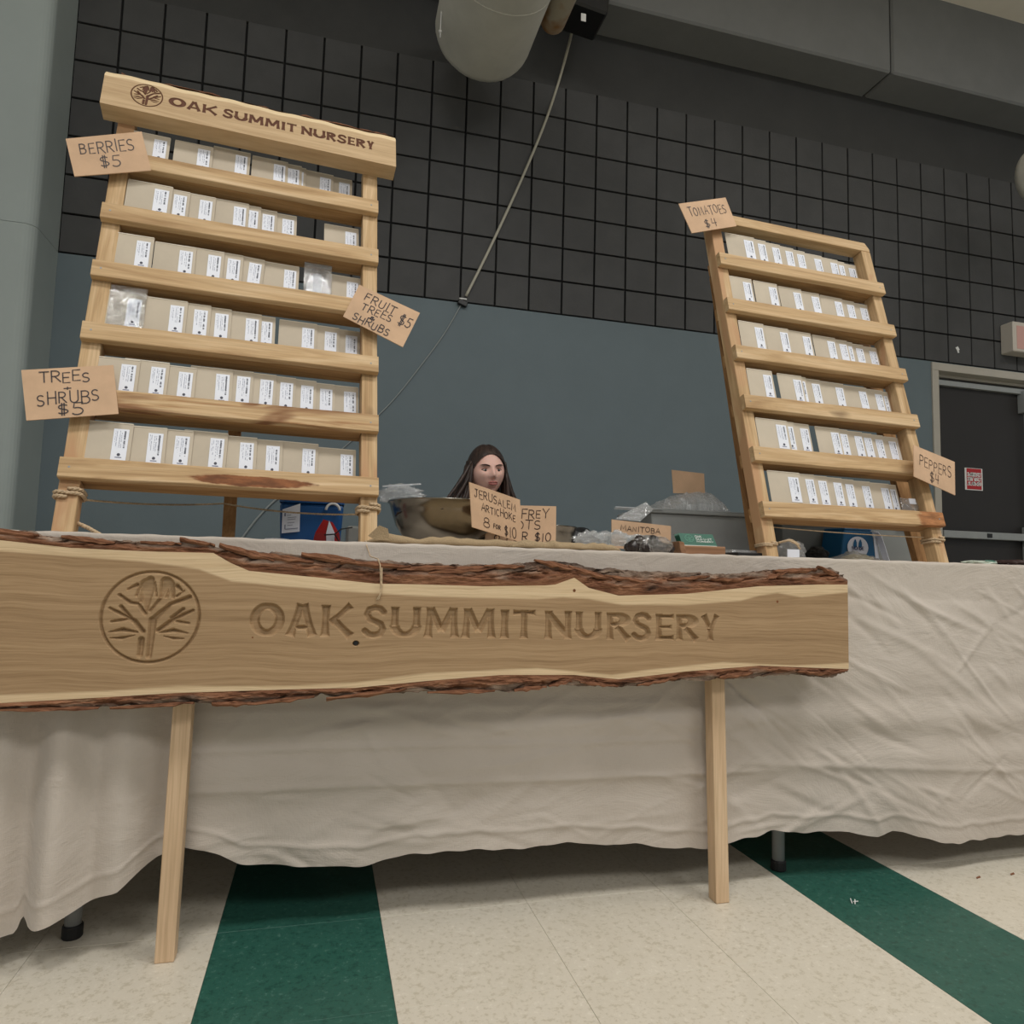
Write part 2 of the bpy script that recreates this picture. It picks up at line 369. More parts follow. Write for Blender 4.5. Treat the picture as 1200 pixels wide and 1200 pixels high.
def emblem_sd(X, Y, cx, cy, r):
    d = np.abs(np.hypot(X-cx, Y-cy)-r)-r*.042
    kx = r/440.; ky = r/392.; k = r/416.
    for (a, b), w0, w1 in EMB:
        A = (cx+(a[0]-570)*kx, cy-(a[1]-472)*ky); B = (cx+(b[0]-570)*kx, cy-(b[1]-472)*ky)
        L = math.hypot(B[0]-A[0], B[1]-A[1]); tx, ty = (B[0]-A[0])/L, (B[1]-A[1])/L
        u = (X-A[0])*tx+(Y-A[1])*ty; t = np.clip(u/L, 0, 1); v = np.hypot(X-A[0]-t*L*tx, Y-A[1]-t*L*ty)
        d = np.minimum(d, v-(w0+(w1-w0)*t)*k*.66)
    return d
# ================================================================== THE SETTING
def stone_paint(name, col, nz=.06, bump=.25, sc=60, rough=.7, rnd=True):
    t = NT(name); t.b.inputs['Roughness'].default_value = rough; t.b.inputs['Specular IOR Level'].default_value = .25
    v = t.coord(rnd=rnd); a = t.noise(v, 5, 4); b = t.noise(v, sc, 5, .7)
    t.l(t.ramp(a, [(.3, tuple(c*(1-nz) for c in col[:3])+(1,)), (.7, tuple(c*(1+nz) for c in col[:3])+(1,))]), t.b.inputs['Base Color'])
    t.bump(b, bump, .004); return t.mat
M_BLOCK = stone_paint('charcoal_block_paint', srgb(77, 77, 77), .10)
M_JOINT = plain('black_joint', srgb(18, 18, 18), .9)
M_WALLUP = stone_paint('charcoal_plain_paint', srgb(66, 66, 65), .08)
M_WALLLOW = stone_paint('blue_grey_wall_paint', srgb(106, 118, 123), .03, .15)
M_PIL = stone_paint('grey_green_paint', srgb(166, 175, 173), .03, .15)
M_SOFFIT = stone_paint('dark_grey_bulkhead', srgb(124, 125, 124), .05, .08)
M_CEIL = stone_paint('ceiling_beige', srgb(238, 230, 214), .03, .2)
G0 = 1.3697*.2032; BZ = 2.2155; TS = .2032
# back wall: lower painted part, joint bed behind the blocks, plain top band
wall = empty('wall_back', (0, YW, 0)); tag(wall, kind='structure')
mb = MB(); mb.box(-1.42, 3.985, .0, .2, 0, BZ-.004); mb.box(3.985, 7.2, .0, .2, 2.205, BZ-.004); mb.box(5.9, 7.2, 0, .2, 0, 2.205)
mb.build('lower_wall', M_WALLLOW, wall)
mb = MB(); mb.box(-1.42, 7.2, .014, .2, BZ-.004, BZ+7*TS+.004); mb.build('joint_bed', M_JOINT, wall)
mb = MB(); mb.box(-1.42, 7.2, .0, .2, BZ+7*TS-.0075, CEIL+.3); mb.build('upper_band', M_WALLUP, wall)
blk = MB(); g = .0056
blk.add(*bmesh_box(g, TS-g, 0, .02, g, TS-g, .0015)); blk_me = blk.mesh('block', [M_BLOCK])
for c in range(-8, 27):
    for r in range(7):
        x = G0+c*TS
        if x+TS < -1.34: continue
        if c == -8:
            m_ = MB(); m_.add(*bmesh_box(max(x+g, -1.345), x+TS-g, 0, .02, g, TS-g, .0015)); o = m_.build('block', M_BLOCK, wall); o.location = (0, 0, BZ+r*TS); continue
        o = bpy.data.objects.new('block', blk_me); COL.objects.link(o); o.parent = wall
        o.location = (x, (hash((c*31+r*17)) % 7)*.00022-.0008, BZ+r*TS)
# the top course shows only short upright joints: a plain cover strip hides its upper bed joint
# left pilaster with bullnose corner
mb = MB()
pts = [(-1.345, YW), (-1.345, 3.64)]+[(-1.395+.05*math.cos(math.radians(a)), 3.62-.05*math.sin(math.radians(a))) for a in (0, 15, 30, 45, 60, 75, 90)]+[(-3.2, 3.57), (-3.2, YW)]
n = len(pts)
for z0, z1 in ((0, 2.2145), (2.2165, CEIL)):
    v = [(x, y, z0) for x, y in pts]+[(x, y, z1) for x, y in pts]
    mb.add(v, [(i, i+1, n+i+1, n+i) for i in range(n-1)]+[tuple(range(n))[::-1], tuple(range(n, 2*n))])
mb.build('wall_left', M_PIL, kind='structure')
# bulkhead over the wall: panels with an open joint
bh = empty('trim_1', (0, 0, 0)); tag(bh, kind='structure')
for a, b in ((-3.2, .92), (.93, 3.462), (3.472, 6.0), (6.01, 7.2)):
    m_ = MB(); m_.add(*bmesh_box(a, b, 3.61, YW+.05, 4.028, CEIL+.02, .012)); m_.build('bulkhead_panel', M_SOFFIT, bh)
mb = MB(); mb.box(-3.2, 7.2, 3.64, YW, 4.05, CEIL); mb.build('bulkhead_core', M_JOINT, bh)
mb = MB(); mb.box(-6, 9, -7, YW+.1, CEIL, CEIL+.1); mb.build('ceiling', M_CEIL, kind='structure')

# floor
def vct(name, col, spk, dark):
    t = NT(name); t.b.inputs['Roughness'].default_value = .38; t.b.inputs['Specular IOR Level'].default_value = .35
    v = t.coord(rnd=True); a = t.noise(v, 90, 3, .7); b = t.noise(v, 5, 4, .6, 1.)
    c = t.ramp(a, [(.36, dark), (.47, col), (.60, col), (.70, spk)])
    c = t.mix(t.ramp(b, [(.45, (0, 0, 0, 1)), (.8, (.4, .4, .4, 1))]), c, dark)
    t.l(c, t.b.inputs['Base Color'])
    t.l(t.ramp(b, [(.3, (.3, .3, .3, 1)), (.7, (.5, .5, .5, 1))]), t.b.inputs['Roughness'])
    return t.mat
M_TILE = vct('cream_floor_tile', srgb(214, 206, 190), srgb(225, 218, 203), srgb(196, 187, 168))
M_GREEN = vct('green_floor_tile', srgb(46, 92, 80), srgb(76, 116, 104), srgb(36, 76, 66))
fl = empty('floor', (0, 0, 0)); tag(fl, kind='structure')
FX0 = (-2.1617+1.3697)*.2032; FY0 = (-13.207+19.0054)*.2032; T12 = .3048
mb = MB(); mb.box(-6, 9, -7, YW+.1, -.1, -.004); mb.build('subfloor', plain('tile_joint_dirt', srgb(104, 100, 88), .8), fl)
def tile_me(mat):
    m_ = MB(); m_.add(*bmesh_box(.0003, T12-.0003, .0003, T12-.0003, -.004, 0, .0003)); return m_.mesh('floor_tile', [mat])
TM = (tile_me(M_TILE), tile_me(M_GREEN))
far = (MB(), MB())
for i in range(-18, 29):
    for j in range(-26, 9):
        green = (i % 4 == 0)
        x = FX0+i*T12; y = FY0+j*T12
        if -3 <= i <= 8 and -2 <= j <= 4:
            o = bpy.data.objects.new('floor_tile', TM[green]); COL.objects.link(o); o.parent = fl
            o.location = (x, y, random.uniform(-.0003, .0001)); o.rotation_euler = (0, 0, 0)
        elif y+T12 < YW+.05:
            far[green].box(x+.0006, x+T12-.0006, y+.0006, y+T12-.0006, -.004, 0)
far[0].build('floor_tile', M_TILE, fl, kind='stuff'); far[1].build('floor_tile', M_GREEN, fl, kind='stuff')

# door at the right
dr = empty('door_1', (3.985, YW, 0)); tag(dr, kind='structure')
M_FRAME = plain('cream_door_frame', srgb(178, 172, 160), .5, 0, .04, 8)
M_DOOR = plain('dark_brown_door', srgb(38, 35, 33), .5, 0, .08, 6)
mb = MB()
mb.box(0, .055, -.012, .16, 0, 2.15); mb.box(1.9, 1.955, -.012, .16, 0, 2.15); mb.box(0, 1.955, -.012, .16, 2.15, 2.205)
mb.box(.055, .075, .06, .16, 0, 2.13); mb.box(.055, 1.9, .06, .16, 2.13, 2.15)
mb.build('door_frame', M_FRAME, dr, bevel=.003)
for k, x0 in enumerate((.078, .99)):
    m_ = MB(); m_.box(x0, x0+.905, .075, .12, .01, 2.125); lf = m_.build('door_leaf', M_DOOR, dr, bevel=.002)
m_ = MB(); m_.box(.10, .93, .045, .075, 2.07, 2.105); m_.build('closer_arm', M_GREYMET, dr)
m_ = MB(); m_.box(.10, .93, .02, .065, 1.0, 1.05); m_.build('push_bar', M_GREYMET, dr, bevel=.004)
m_ = MB(); m_.box(.47, .51, .015, .02, 1.012, 1.04); m_.build('bar_latch', M_BLACK, dr)
m_ = MB(); m_.box(.845, .935, .012, .075, .86, 1.1); m_.build('latch_case', M_GREYMET, dr, bevel=.004)
m_ = MB(); m_.tube([(.89, .045, 1.1), (.875, .045, 2.0)], .009, 8); m_.build('vertical_rod', M_GREYMET, dr, smooth=True)
m_ = MB(); m_.box(.845, .905, .02, .075, 1.93, 2.09); m_.build('rod_bracket', M_GREYMET, dr, bevel=.004)
# red notice stuck on the door leaf
M_RED = plain('red_notice', srgb(176, 34, 40), .5)
sy = YW+.075
P = [at(1130, 548, sy), at(1150.5, 549, sy), at(1150.8, 575, sy), at(1131, 573, sy)]
nx0, nx1, nz0, nz1 = P[0].x, P[1].x, P[3].z-.005, P[0].z
rn = empty('red_notice', ((nx0+nx1)/2, sy, (nz0+nz1)/2), label='small red notice with white lettering stuck on the dark door', cat='sign')
hw = (nx1-nx0)/2; hh = (nz1-nz0)/2
m_ = MB(); m_.box(-hw, hw, -.004, -.0003, -hh, hh); m_.build('backing', M_WHITE, rn)
m_ = MB(); m_.box(-hw*.82, hw*.86, -.005, -.004, -hh*.93, hh*.96); m_.build('red_field', M_RED, rn)
m_ = MB()
for q, t_ in enumerate(('EMERGENCY', 'EXIT ONLY', 'ALARMED')):
    yy = hh*.42-q*hh*.42
    ribbons(m_, text_strokes(t_, -hw*.72, hw*.76, yy-hh*.14, yy+hh*.14), .008, lambda a, b: (a, -.0056, b))
m_.build('lettering', M_WHITE, rn)

# ================================================================== TABLES
def folding_table(x0, x1, label, legs):
    t = empty('folding_table', ((x0+x1)/2, 1.84, 0), label=label, cat='table')
    cx = (x0+x1)/2; h = (x1-x0)/2
    m_ = MB(); m_.box(-h, h, -.375, .375, .692, .735); m_.build('tabletop', M_WHITE, t, bevel=.008)
    for lx in legs:
        for ly in (-.318, .30):
            m_ = MB(); m_.tube([(lx-cx, ly, .02), (lx-cx, ly, .69)], .0145, 12); lg = m_.build('leg', M_TUBE, t, smooth=True)
            m_ = MB(); m_.lathe([(0, 0), (.016, 0), (.0178, .003), (.0178, .021), (.0160, .024), (.0146, .024)], 14, (lx-cx, ly, 0)); m_.build('foot_cap', M_RUBBER, lg)
        m_ = MB(); m_.tube([(lx-cx, -.31, .2), (lx-cx, .30, .2)], .009, 8); m_.build('cross_brace', M_TUBE, t, smooth=True)
    return t
folding_table(-.62, 1.215, 'folding table under the cloth behind the long oak sign, grey tube legs', (-.416, 1.086))
folding_table(1.225, 3.06, 'folding table under the right-hand end of the cloth, past the oak sign', (1.95, 2.9))

# ================================================================== TABLECLOTH
def linen():
    t = NT('ivory_linen'); t.b.inputs['Roughness'].default_value = .9; t.b.inputs['Specular IOR Level'].default_value = .1
    t.b.inputs['Sheen Weight'].default_value = .15
    v = t.coord(); a = t.noise(v, 3, 4); w1 = t.noise(t.coord((900, 900, 60)), 1, 2); w2 = t.noise(t.coord((60, 60, 900)), 1, 2)
    c = t.ramp(a, [(.3, srgb(198, 187, 175)), (.7, srgb(209, 199, 188))])
    ws = t.n('ShaderNodeMath', {0: w1, 1: w2}, operation='ADD').outputs[0]
    wr = t.noise(t.coord((5, 5, 9)), 1., 5, .6, .8)
    sm = t.n('ShaderNodeMath', {0: ws, 1: .06}, operation='MULTIPLY').outputs[0]
    h = t.n('ShaderNodeMath', {0: wr, 1: sm}, operation='ADD').outputs[0]
    t.l(c, t.b.inputs['Base Color']); t.bump(h, .45, .02)
    tr = t.n('ShaderNodeBsdfTranslucent', {'Color': srgb(215, 203, 188)}); mx = t.n('ShaderNodeMixShader', {0: .10})
    t.l(t.b.outputs[0], mx.inputs[1]); t.l(tr.outputs[0], mx.inputs[2]); t.l(mx.outputs[0], t.out.inputs[0])
    return t.mat
M_LINEN = linen()
HEM = [(-.66, .06), (-.508, .056), (-.48, .054), (-.470, .085), (-.452, .079), (-.413, .087), (-.32, .118), (-.264, .162), (-.224, .172), (-.187, .165), (-.126, .14), (-.03, .12), (.086, .115), (.244, .128), (.403, .128), (.524, .129), (.68, .115), (.75, .10), (.824, .092), (.87, .098), (.92, .105), (1.019, .119), (1.121, .112), (1.22, .108), (1.299, .09), (1.34, .10), (1.512, .064), (1.62, .07), (1.754, .068), (2.2, .08), (3.1, .09)]
FOLD = [(-.66, -.005), (-.53, -.03), (-.50, -.028), (-.478, .004), (-.462, -.012), (-.445, -.05), (-.42, -.058), (-.398, -.05), (-.382, -.018), (-.365, -.020), (-.335, -.036), (-.305, -.030), (-.285, -.008), (-.26, .003), (-.2, 0), (.1, .004), (.5, -.004), (.9, .0), (1.2, -.004), (1.5, -.02), (1.8, -.008), (3.1, 0)]
def tablecloth():
    NX, NZ = 760, 150
    xs = np.linspace(-.66, 3.08, NX); hem = np.interp(xs, *zip(*HEM)); hem = hem+.004*np.sin(xs*31+np.sin(xs*7)*2)*np.sin(xs*13)+.0015*np.sin(xs*97+1)*np.sin(xs*5)
    fo = np.interp(xs, *zip(*FOLD))
    k = np.ones(9)/9; fo = np.convolve(np.pad(fo, 4, 'edge'), k, 'valid')
    ztop = .7415
    T = np.linspace(0, 1, NZ)[:, None]; X = np.repeat(xs[None], NZ, 0); Z = ztop-(ztop-hem[None])*T
    # front plane, folds open towards the hem
    D = fo[None]*(1.45 if True else 1)*np.clip(1.3*T-.18, 0, 1)**.55
    # pressed fold lines that run along the cloth
    def crease(z0, amp, w, x0=-.25, x1=3.2, slope=0.):
        zz = z0+slope*(X-.5); return amp*np.exp(-((Z-zz)/w)**2)*(1/(1+np.exp(-(X-x0)*30)))*(1/(1+np.exp((X-x1)*30)))
    D = D-crease(.335, .004, .007, slope=-.012, x1=.9)-crease(.262, .0045, .007, slope=-.012, x1=1.0)-crease(.415, .003, .010, x1=.8)
    D = D-crease(.30, .003, .008, .95, 2.4, -.06)
    D = D+.004*np.sin(Z*60+X*1.2)*np.exp(-((Z-.33)/.12)**2)*(X > -.25)
    # random wrinkles
    for i in range(260):
        right = i < 150
        cx = RNG.uniform(.85, 2.4) if right else RNG.uniform(-.2, 1.0)
        cz = RNG.uniform(.12, .70) if right else RNG.uniform(.1, .45)
        an = (RNG.choice([-1, 1], p=[.82, .18])*RNG.uniform(.3, .85)) if right else RNG.normal(0, .35)
        ln = RNG.uniform(.04, .17) if right else RNG.uniform(.03, .12); w = RNG.uniform(.004, .013); am = RNG.uniform(.0010, .0038)*(1 if right else .7)
        m0 = np.abs(xs-cx) < ln*2.5
        if not m0.any(): continue
        dx = X[:, m0]-cx; dz = Z[:, m0]-cz; u = dx*math.cos(an)+dz*math.sin(an); v = -dx*math.sin(an)+dz*math.cos(an)+RNG.uniform(-.06, .10)*u*u/ln
        D[:, m0] -= am*np.exp(-(v/w)**2)*np.exp(-(u/ln)**4)*np.sign(RNG.uniform(-.35, 1))
    # hem band ripples
    D = D-.005*np.sin(X*17+2*np.sin(X*5))*np.clip((T-.86)/.14, 0, 1)-.003*np.exp(-((T-.94)/.008)**2)
    D = D*np.clip(T*9, 0, 1)
    tilt = .0
    Yf = 1.450+D
    V = np.stack([X, Yf, Z], -1).reshape(-1, 3)
    idx = np.arange(NX*NZ).reshape(NZ, NX)
    F = np.stack([idx[:-1, :-1], idx[1:, :-1], idx[1:, 1:], idx[:-1, 1:]], -1).reshape(-1, 4)
    # rounded edge, top, and an unseen back drape added to block light below
    rows = [(1.4515, .7435), (1.454, .7450), (1.459, .7456), (1.475, .7458), (1.9, .7456), (2.2, .7455), (2.235, .745), (2.24, .73), (2.245, .55), (2.25, .35), (2.252, .02)]
    V = V.tolist(); F = F.tolist(); prev = idx[0]
    xc = xs
    for (y, z) in rows:
        b = len(V); w = .0012*np.sin(xc*47+y*80)+.0008*np.sin(xc*113) if z > .7 else .012*np.sin(xc*25+z*3)
        for x_, w_ in zip(xc, w):
            if z > .7: V.append((float(x_), y, z+float(w_)*.6 if y < 1.5 else z))
            else: V.append((float(x_), y+float(w_), z))
        cur = np.arange(b, b+NX)
        F += np.stack([cur[:-1], prev[:-1], prev[1:], cur[1:]], -1).tolist(); prev = cur
    # left end drape
    m_ = MB()
    me = bpy.data.meshes.new('tablecloth'); me.from_pydata(V, [], F); me.materials.append(M_LINEN)
    me.polygons.foreach_set('use_smooth', [True]*len(me.polygons)); me.update()
    o = bpy.data.objects.new('tablecloth', me); COL.objects.link(o)
    tag(o, 'ivory linen tablecloth with creases hanging almost to the floor', 'tablecloth')
    V = []; F = []
    NY, NE = 60, 30
    for j in range(NE):
        t = j/(NE-1); z = .742-(.742-.07)*t
        for i in range(NY):
            y = 1.45+.79*i/(NY-1); V.append((-.66-.03*t*math.sin(i*.55)-.005, y, z))
    for j in range(NE-1):
        for i in range(NY-1):
            a = j*NY+i; F.append((a, a+1, a+NY+1, a+NY))
    me = bpy.data.meshes.new('end_drape'); me.from_pydata(V, [], F); me.materials.append(M_LINEN)
    me.polygons.foreach_set('use_smooth', [True]*len(me.polygons)); e = bpy.data.objects.new('end_drape', me); COL.objects.link(e); e.parent = o
tablecloth()
TOPZ = .7458

# ================================================================== LIVE-EDGE SIGN
SY = 1.345
PXTOP = [(-60, 620), (0, 622), (25, 621), (60, 630), (100, 632), (150, 634), (200, 636), (240, 637), (250, 641), (300, 648), (350, 650), (400, 655), (450, 658), (500, 660), (560, 662), (610, 661), (635, 656), (680, 662), (700, 666), (760, 670), (800, 672), (860, 673), (900, 668), (920, 667), (975, 666), (993.5, 674)]
PXBS = [(-60, 630), (0, 633), (83, 642), (167, 646), (250, 648), (271, 660), (292, 669), (375, 677), (440, 684), (500, 685), (565, 687), (640, 686), (651, 685), (673, 677), (690, 689), (725, 698), (803, 696), (850, 691), (890, 687), (960, 685), (994, 685)]
PXSH = [(-60, 642), (0, 646), (83, 652), (167, 658), (233, 667), (271, 681), (333, 687), (420, 694), (500, 699), (543, 700), (630, 702), (660, 700), (690, 702), (730, 709), (803, 709), (868, 704), (890, 698), (911, 695), (940, 700), (994, 694)]
PXHS = [(-60, 817), (0, 815), (125, 810), (208, 804), (333, 804), (417, 800), (500, 789), (587, 785), (630, 783), (717, 791), (760, 785), (847, 776), (933, 780), (994, 777)]
PXSB = [(-60, 827), (0, 824), (125, 817), (208, 812), (333, 808), (417, 806), (500, 798), (587, 791), (673, 791), (725, 796), (803, 787), (890, 780), (994, 784)]
PXBOT = [(-60, 836), (0, 833), (125, 829), (208, 825), (271, 827), (375, 817), (500, 812), (613, 810), (665, 803), (725, 806), (803, 798), (870, 796), (933, 791), (975, 795), (990, 790), (994, 786)]
def curve(px):
    P = [at(a, b, SY) for a, b in px]; return np.array([p.x for p in P]), np.array([p.z for p in P])
CV = {k: curve(v) for k, v in dict(top=PXTOP, bs=PXBS, sh=PXSH, hs=PXHS, sb=PXSB, bot=PXBOT).items()}
X_L = -.63; X_R = at(994, 730, SY).x
def cz(k, x): return np.interp(x, *CV[k])
def sign_wood():
    t = NT('live_edge_oak'); t.b.inputs['Roughness'].default_value = .55; t.b.inputs['Specular IOR Level'].default_value = .25
    at_ = t.n('ShaderNodeAttribute', attribute_name='zone'); 
    w = t.coord((1, 1, 1)); warp = t.noise(w, 3.2, 3, .5)
    cb = t.n('ShaderNodeCombineXYZ', {2: t.n('ShaderNodeMath', {0: warp, 1: .045}, operation='MULTIPLY').outputs[0]})
    ad = t.n('ShaderNodeVectorMath', {0: w, 1: cb.outputs[0]}, operation='ADD')
    v1 = t.n('ShaderNodeMapping', {'Vector': ad.outputs[0], 'Scale': (1.1, 10, 95)}).outputs[0]
    v2 = t.n('ShaderNodeMapping', {'Vector': ad.outputs[0], 'Scale': (9, 60, 340)}).outputs[0]
    a = t.noise(v1, 1, 6, .6, .5); f = t.noise(v2, 1, 4, .65)
    heart = t.ramp(a, [(.25, srgb(152, 124, 92)), (.5, srgb(168, 139, 105)), (.75, srgb(181, 152, 117))])
    sap = t.ramp(a, [(.25, srgb(208, 180, 142)), (.75, srgb(226, 202, 166))])
    c = t.mix(at_.outputs['Fac'], heart, sap)
    c = t.mix(.75, c, t.ramp(f, [(.32, (.74, .71, .66, 1)), (.55, (1, 1, 1, 1))]), 'MULTIPLY')
    t.l(c, t.b.inputs['Base Color']); t.bump(f, .25, .0015); return t.mat
M_SIGN = sign_wood()
def bark_mat(name='oak_bark', red=1.0):
    t = NT(name); t.b.inputs['Roughness'].default_value = .95; t.b.inputs['Specular IOR Level'].default_value = .1
    v = t.coord((9, 30, 42)); a = t.noise(v, 1, 6, .7, 1.); b = t.noise(t.coord((40, 120, 160)), 1, 4, .7)
    c1 = t.ramp(a, [(.30, srgb(48, 34, 28)), (.45, srgb(118, 80, 60)), (.60, srgb(146, 104, 78)), (.75, srgb(164, 132, 106))])
    c2 = t.ramp(a, [(.30, srgb(40, 33, 30)), (.45, srgb(112, 94, 82)), (.58, srgb(150, 130, 114)), (.72, srgb(182, 166, 150))])
    c = t.mix(t.n('ShaderNodeAttribute', attribute_name='outer').outputs['Fac'], c1, c2)
    t.l(c, t.b.inputs['Base Color']); 
    h = t.n('ShaderNodeMath', {0: a, 1: t.n('ShaderNodeMath', {0: b, 1: .4}, operation='MULTIPLY').outputs[0]}, operation='ADD').outputs[0]
    t.bump(h, .9, .006); return t.mat
M_BARK = bark_mat()
M_BARKIN = wood('inner_bark', srgb(96, 58, 38), srgb(132, 84, 54), srgb(156, 106, 70), 'x', 1.5, rough=.9)
sign = empty('oak_sign', ((X_L+X_R)/2, SY+.03, 0), label='long live-edge oak slab sign carved OAK SUMMIT NURSERY, on two legs before the tablecloth', cat='sign')
SX0 = (X_L+X_R)/2
def sign_board():
    NX, NZ = 1380, 185
    xs = np.linspace(X_L, X_R, NX); zb = cz('sb', xs); zt = cz('bs', xs)
    T = np.linspace(0, 1, NZ)[:, None]; X = np.repeat(xs[None], NZ, 0); Z = zb[None]+(zt-zb)[None]*T
    sd = np.full(X.shape, 1.)
    L = [('O', 292.5, 333), ('A', 335, 372), ('K', 376, 416), ('S', 425, 453), ('U', 457.5, 493), ('M', 497, 538), ('M', 541, 581), ('I', 586, 597), ('T', 601, 627.5), ('N', 638.5, 670), ('U', 674.5, 705), ('R', 711, 740), ('S', 741, 763.5), ('E', 768.5, 790), ('R', 792.5, 819.5), ('Y', 821, 844)]
    for c, a, b in L:
        xa = at(a, 730, SY).x; xb = at(b, 730, SY).x
        zt_ = at(a, 706.5+(a-293)*.0265, SY).z; zb_ = at(a, 745.5+(a-293)*.0105, SY).z
        m0 = (xs > xa-.02) & (xs < xb+.02); sd[:, m0] = np.minimum(sd[:, m0], glyph_sd(c, X[:, m0]-xa, Z[:, m0]-zb_, xb-xa, zt_-zb_))
    ec = at(176.5, 723, SY); er = (at(235, 723, SY).x-at(118, 723, SY).x)/2
    m0 = np.abs(xs-ec.x) < er*1.1
    sd[:, m0] = np.minimum(sd[:, m0], emblem_sd(X[:, m0], Z[:, m0], ec.x, ec.z, er*.985))
    Dp = np.clip(-sd*2.0, 0, .0085)
    # knot hole and the small check
    kn = at(417, 754, SY); r = np.hypot(X-kn.x, (Z-kn.z)*1.2); Dp = np.maximum(Dp, np.clip((.0062-r)*6, 0, .012))
    zs = cz('sh', xs)[None]; zh = cz('hs', xs)[None]
    zone = np.clip((Z-zs)/.004+.5, 0, 1)+np.clip((zh-Z)/.004+.5, 0, 1)
    V = np.stack([X-SX0, SY-(SY+.03)+Dp, Z], -1).reshape(-1, 3)
    idx = np.arange(NX*NZ).reshape(NZ, NX)
    F = np.stack([idx[:-1, :-1], idx[:-1, 1:], idx[1:, 1:], idx[1:, :-1]], -1).reshape(-1, 4)
    nv = len(V)
    # back, ends
    bk = np.stack([np.r_[xs, xs]-SX0, np.full(2*NX, .018), np.r_[zb+.004, zt-.004]], -1); V = np.r_[V, bk]
    b0 = nv+np.arange(NX); b1 = nv+NX+np.arange(NX)
    ex = [np.stack([b0[:-1], b1[:-1], b1[1:], b0[1:]], -1), np.stack([idx[0, :-1], b0[:-1], b0[1:], idx[0, 1:]], -1), np.stack([idx[-1, :-1], idx[-1, 1:], b1[1:], b1[:-1]], -1)]
    F = np.r_[F, *ex].tolist()
    F.append(list(idx[:, 0])+[int(b1[0]), int(b0[0])]); F.append(list(idx[::-1, -1])+[int(b0[-1]), int(b1[-1])])
    me = bpy.data.meshes.new('board'); me.from_pydata(V.tolist(), [], [list(map(int, f)) for f in F]); me.materials.append(M_SIGN)
    a = me.attributes.new('zone', 'FLOAT', 'POINT'); zz = np.zeros(len(V), np.float32); zz[:NX*NZ] = zone.ravel(); zz[NX*NZ:] = 1; a.data.foreach_set('value', zz)
    me.update(); o = bpy.data.objects.new('board', me); COL.objects.link(o); o.parent = sign
    for kx, ky, kr in ((673, 692, .0032), (911, 705, .0030), (296, 747, .0016)):
        q_ = at(kx, ky, SY); m_ = MB(); m_.lathe([(0, 0), (kr, 0)], 9); k = m_.build('knot', M_BARKIN, sign); k.rotation_euler = (PI/2, 0, 0); k.location = (q_.x-SX0, SY-(SY+.03)-.0003, q_.z)
    # dark pit of the knot
    m_ = MB(); m_.lathe([(0, 0), (.0042, 0)], 10); k = m_.build('knot', M_BLACK, sign); k.rotation_euler = (PI/2, 0, 0); k.location = (kn.x-SX0, SY-(SY+.03)+.0035, kn.z)
sign_board()
def nz3(x, y, z): return mnoise.fractal(Vector((x, y, z)), 1.0, 2.1, 4)
def bark_strip(a, b, sgn, name, mat=M_BARK):
    """bark between face edge a and silhouette b; bulges back over the slab edge"""
    N = 900; R_ = 30; xs = np.linspace(X_L, X_R-.0005, N); za = cz(a, xs); zb = cz(b, xs)
    V = []; OUT = []
    for j in range(R_):
        t = j/(R_-1)
        for i in range(N):
            x = xs[i]
            if t < .7:
                q = t/.7; z = za[i]+(zb[i]-za[i])*q; y = SY+.0005+.012*q**1.5
            else:
                q = (t-.7)/.3; z = zb[i]-sgn*.010*q*q; y = SY+.0125+q*.034
            n_ = nz3(x*16, y*60, z*75+sgn*5); n2 = nz3(x*45, y*160, z*190)
            am = min(1, t*4)*(1 if t < .95 else .4)
            ridge = (1-abs(n_)*2.2)
            ck = mnoise.noise(Vector((x*9+3, z*55-x*4, 2.5*sgn))); crack = math.exp(-(ck/.055)**2)*min(1, max(0, (t-.18)*4))
            y -= (.0050*n_+.0030*ridge+.0022*n2)*am+.002*am-.0085*crack
            z += sgn*(.0042*n_+.0030*n2)*am*(1 if t > .55 else .35)-sgn*.003*crack*(t > .6); OUT.append(min(1, max(0, (t-.30)*3+n_*1.2)))
            V.append((x-SX0, y-(SY+.03), z))
    F = []
    for j in range(R_-1):
        for i in range(N-1):
            q = j*N+i; f = (q, q+1, q+N+1, q+N); F.append(f if sgn > 0 else f[::-1])
    F.append([j*N+N-1 for j in range(R_)]); F.append([j*N for j in range(R_)][::-1])
    me = bpy.data.meshes.new(name); me.from_pydata(V, [], F); me.materials.append(mat)
    a_ = me.attributes.new('outer', 'FLOAT', 'POINT'); a_.data.foreach_set('value', OUT)
    o = bpy.data.objects.new(name, me); COL.objects.link(o); o.parent = sign; return o
bark_strip('bs', 'top', 1, 'bark_edge'); bark_strip('sb', 'bot', -1, 'bark_edge')
# loose bark flakes lifting off the upper edge
def flake(x, z, ln, th, rot, y=SY+.006):
    m_ = MB(); n_ = 9; V = []
    for i in range(n_):
        t = i/(n_-1); w = th*(math.sin(PI*min(max(t, .06), .94))**.5)
        for q in range(6):
            a = q*PI/3; V.append(((t-.5)*ln, .007*math.sin(a)+.003*mnoise.noise(Vector((t*5, q, x*9))), w*math.cos(a)*.5+.003*mnoise.noise(Vector((t*6+x*3, q*.3, 2)))))
    F = [(i*6+q, i*6+(q+1) % 6, (i+1)*6+(q+1) % 6, (i+1)*6+q) for i in range(n_-1) for q in range(6)]+[tuple(range(6))[::-1], tuple((n_-1)*6+q for q in range(6))]
    m_.add(V, F); o = m_.build('bark_flake', M_BARK, sign); o.location = (x-SX0, y-(SY+.03), z); o.rotation_euler = (random.uniform(-.5, .1), rot, 0)
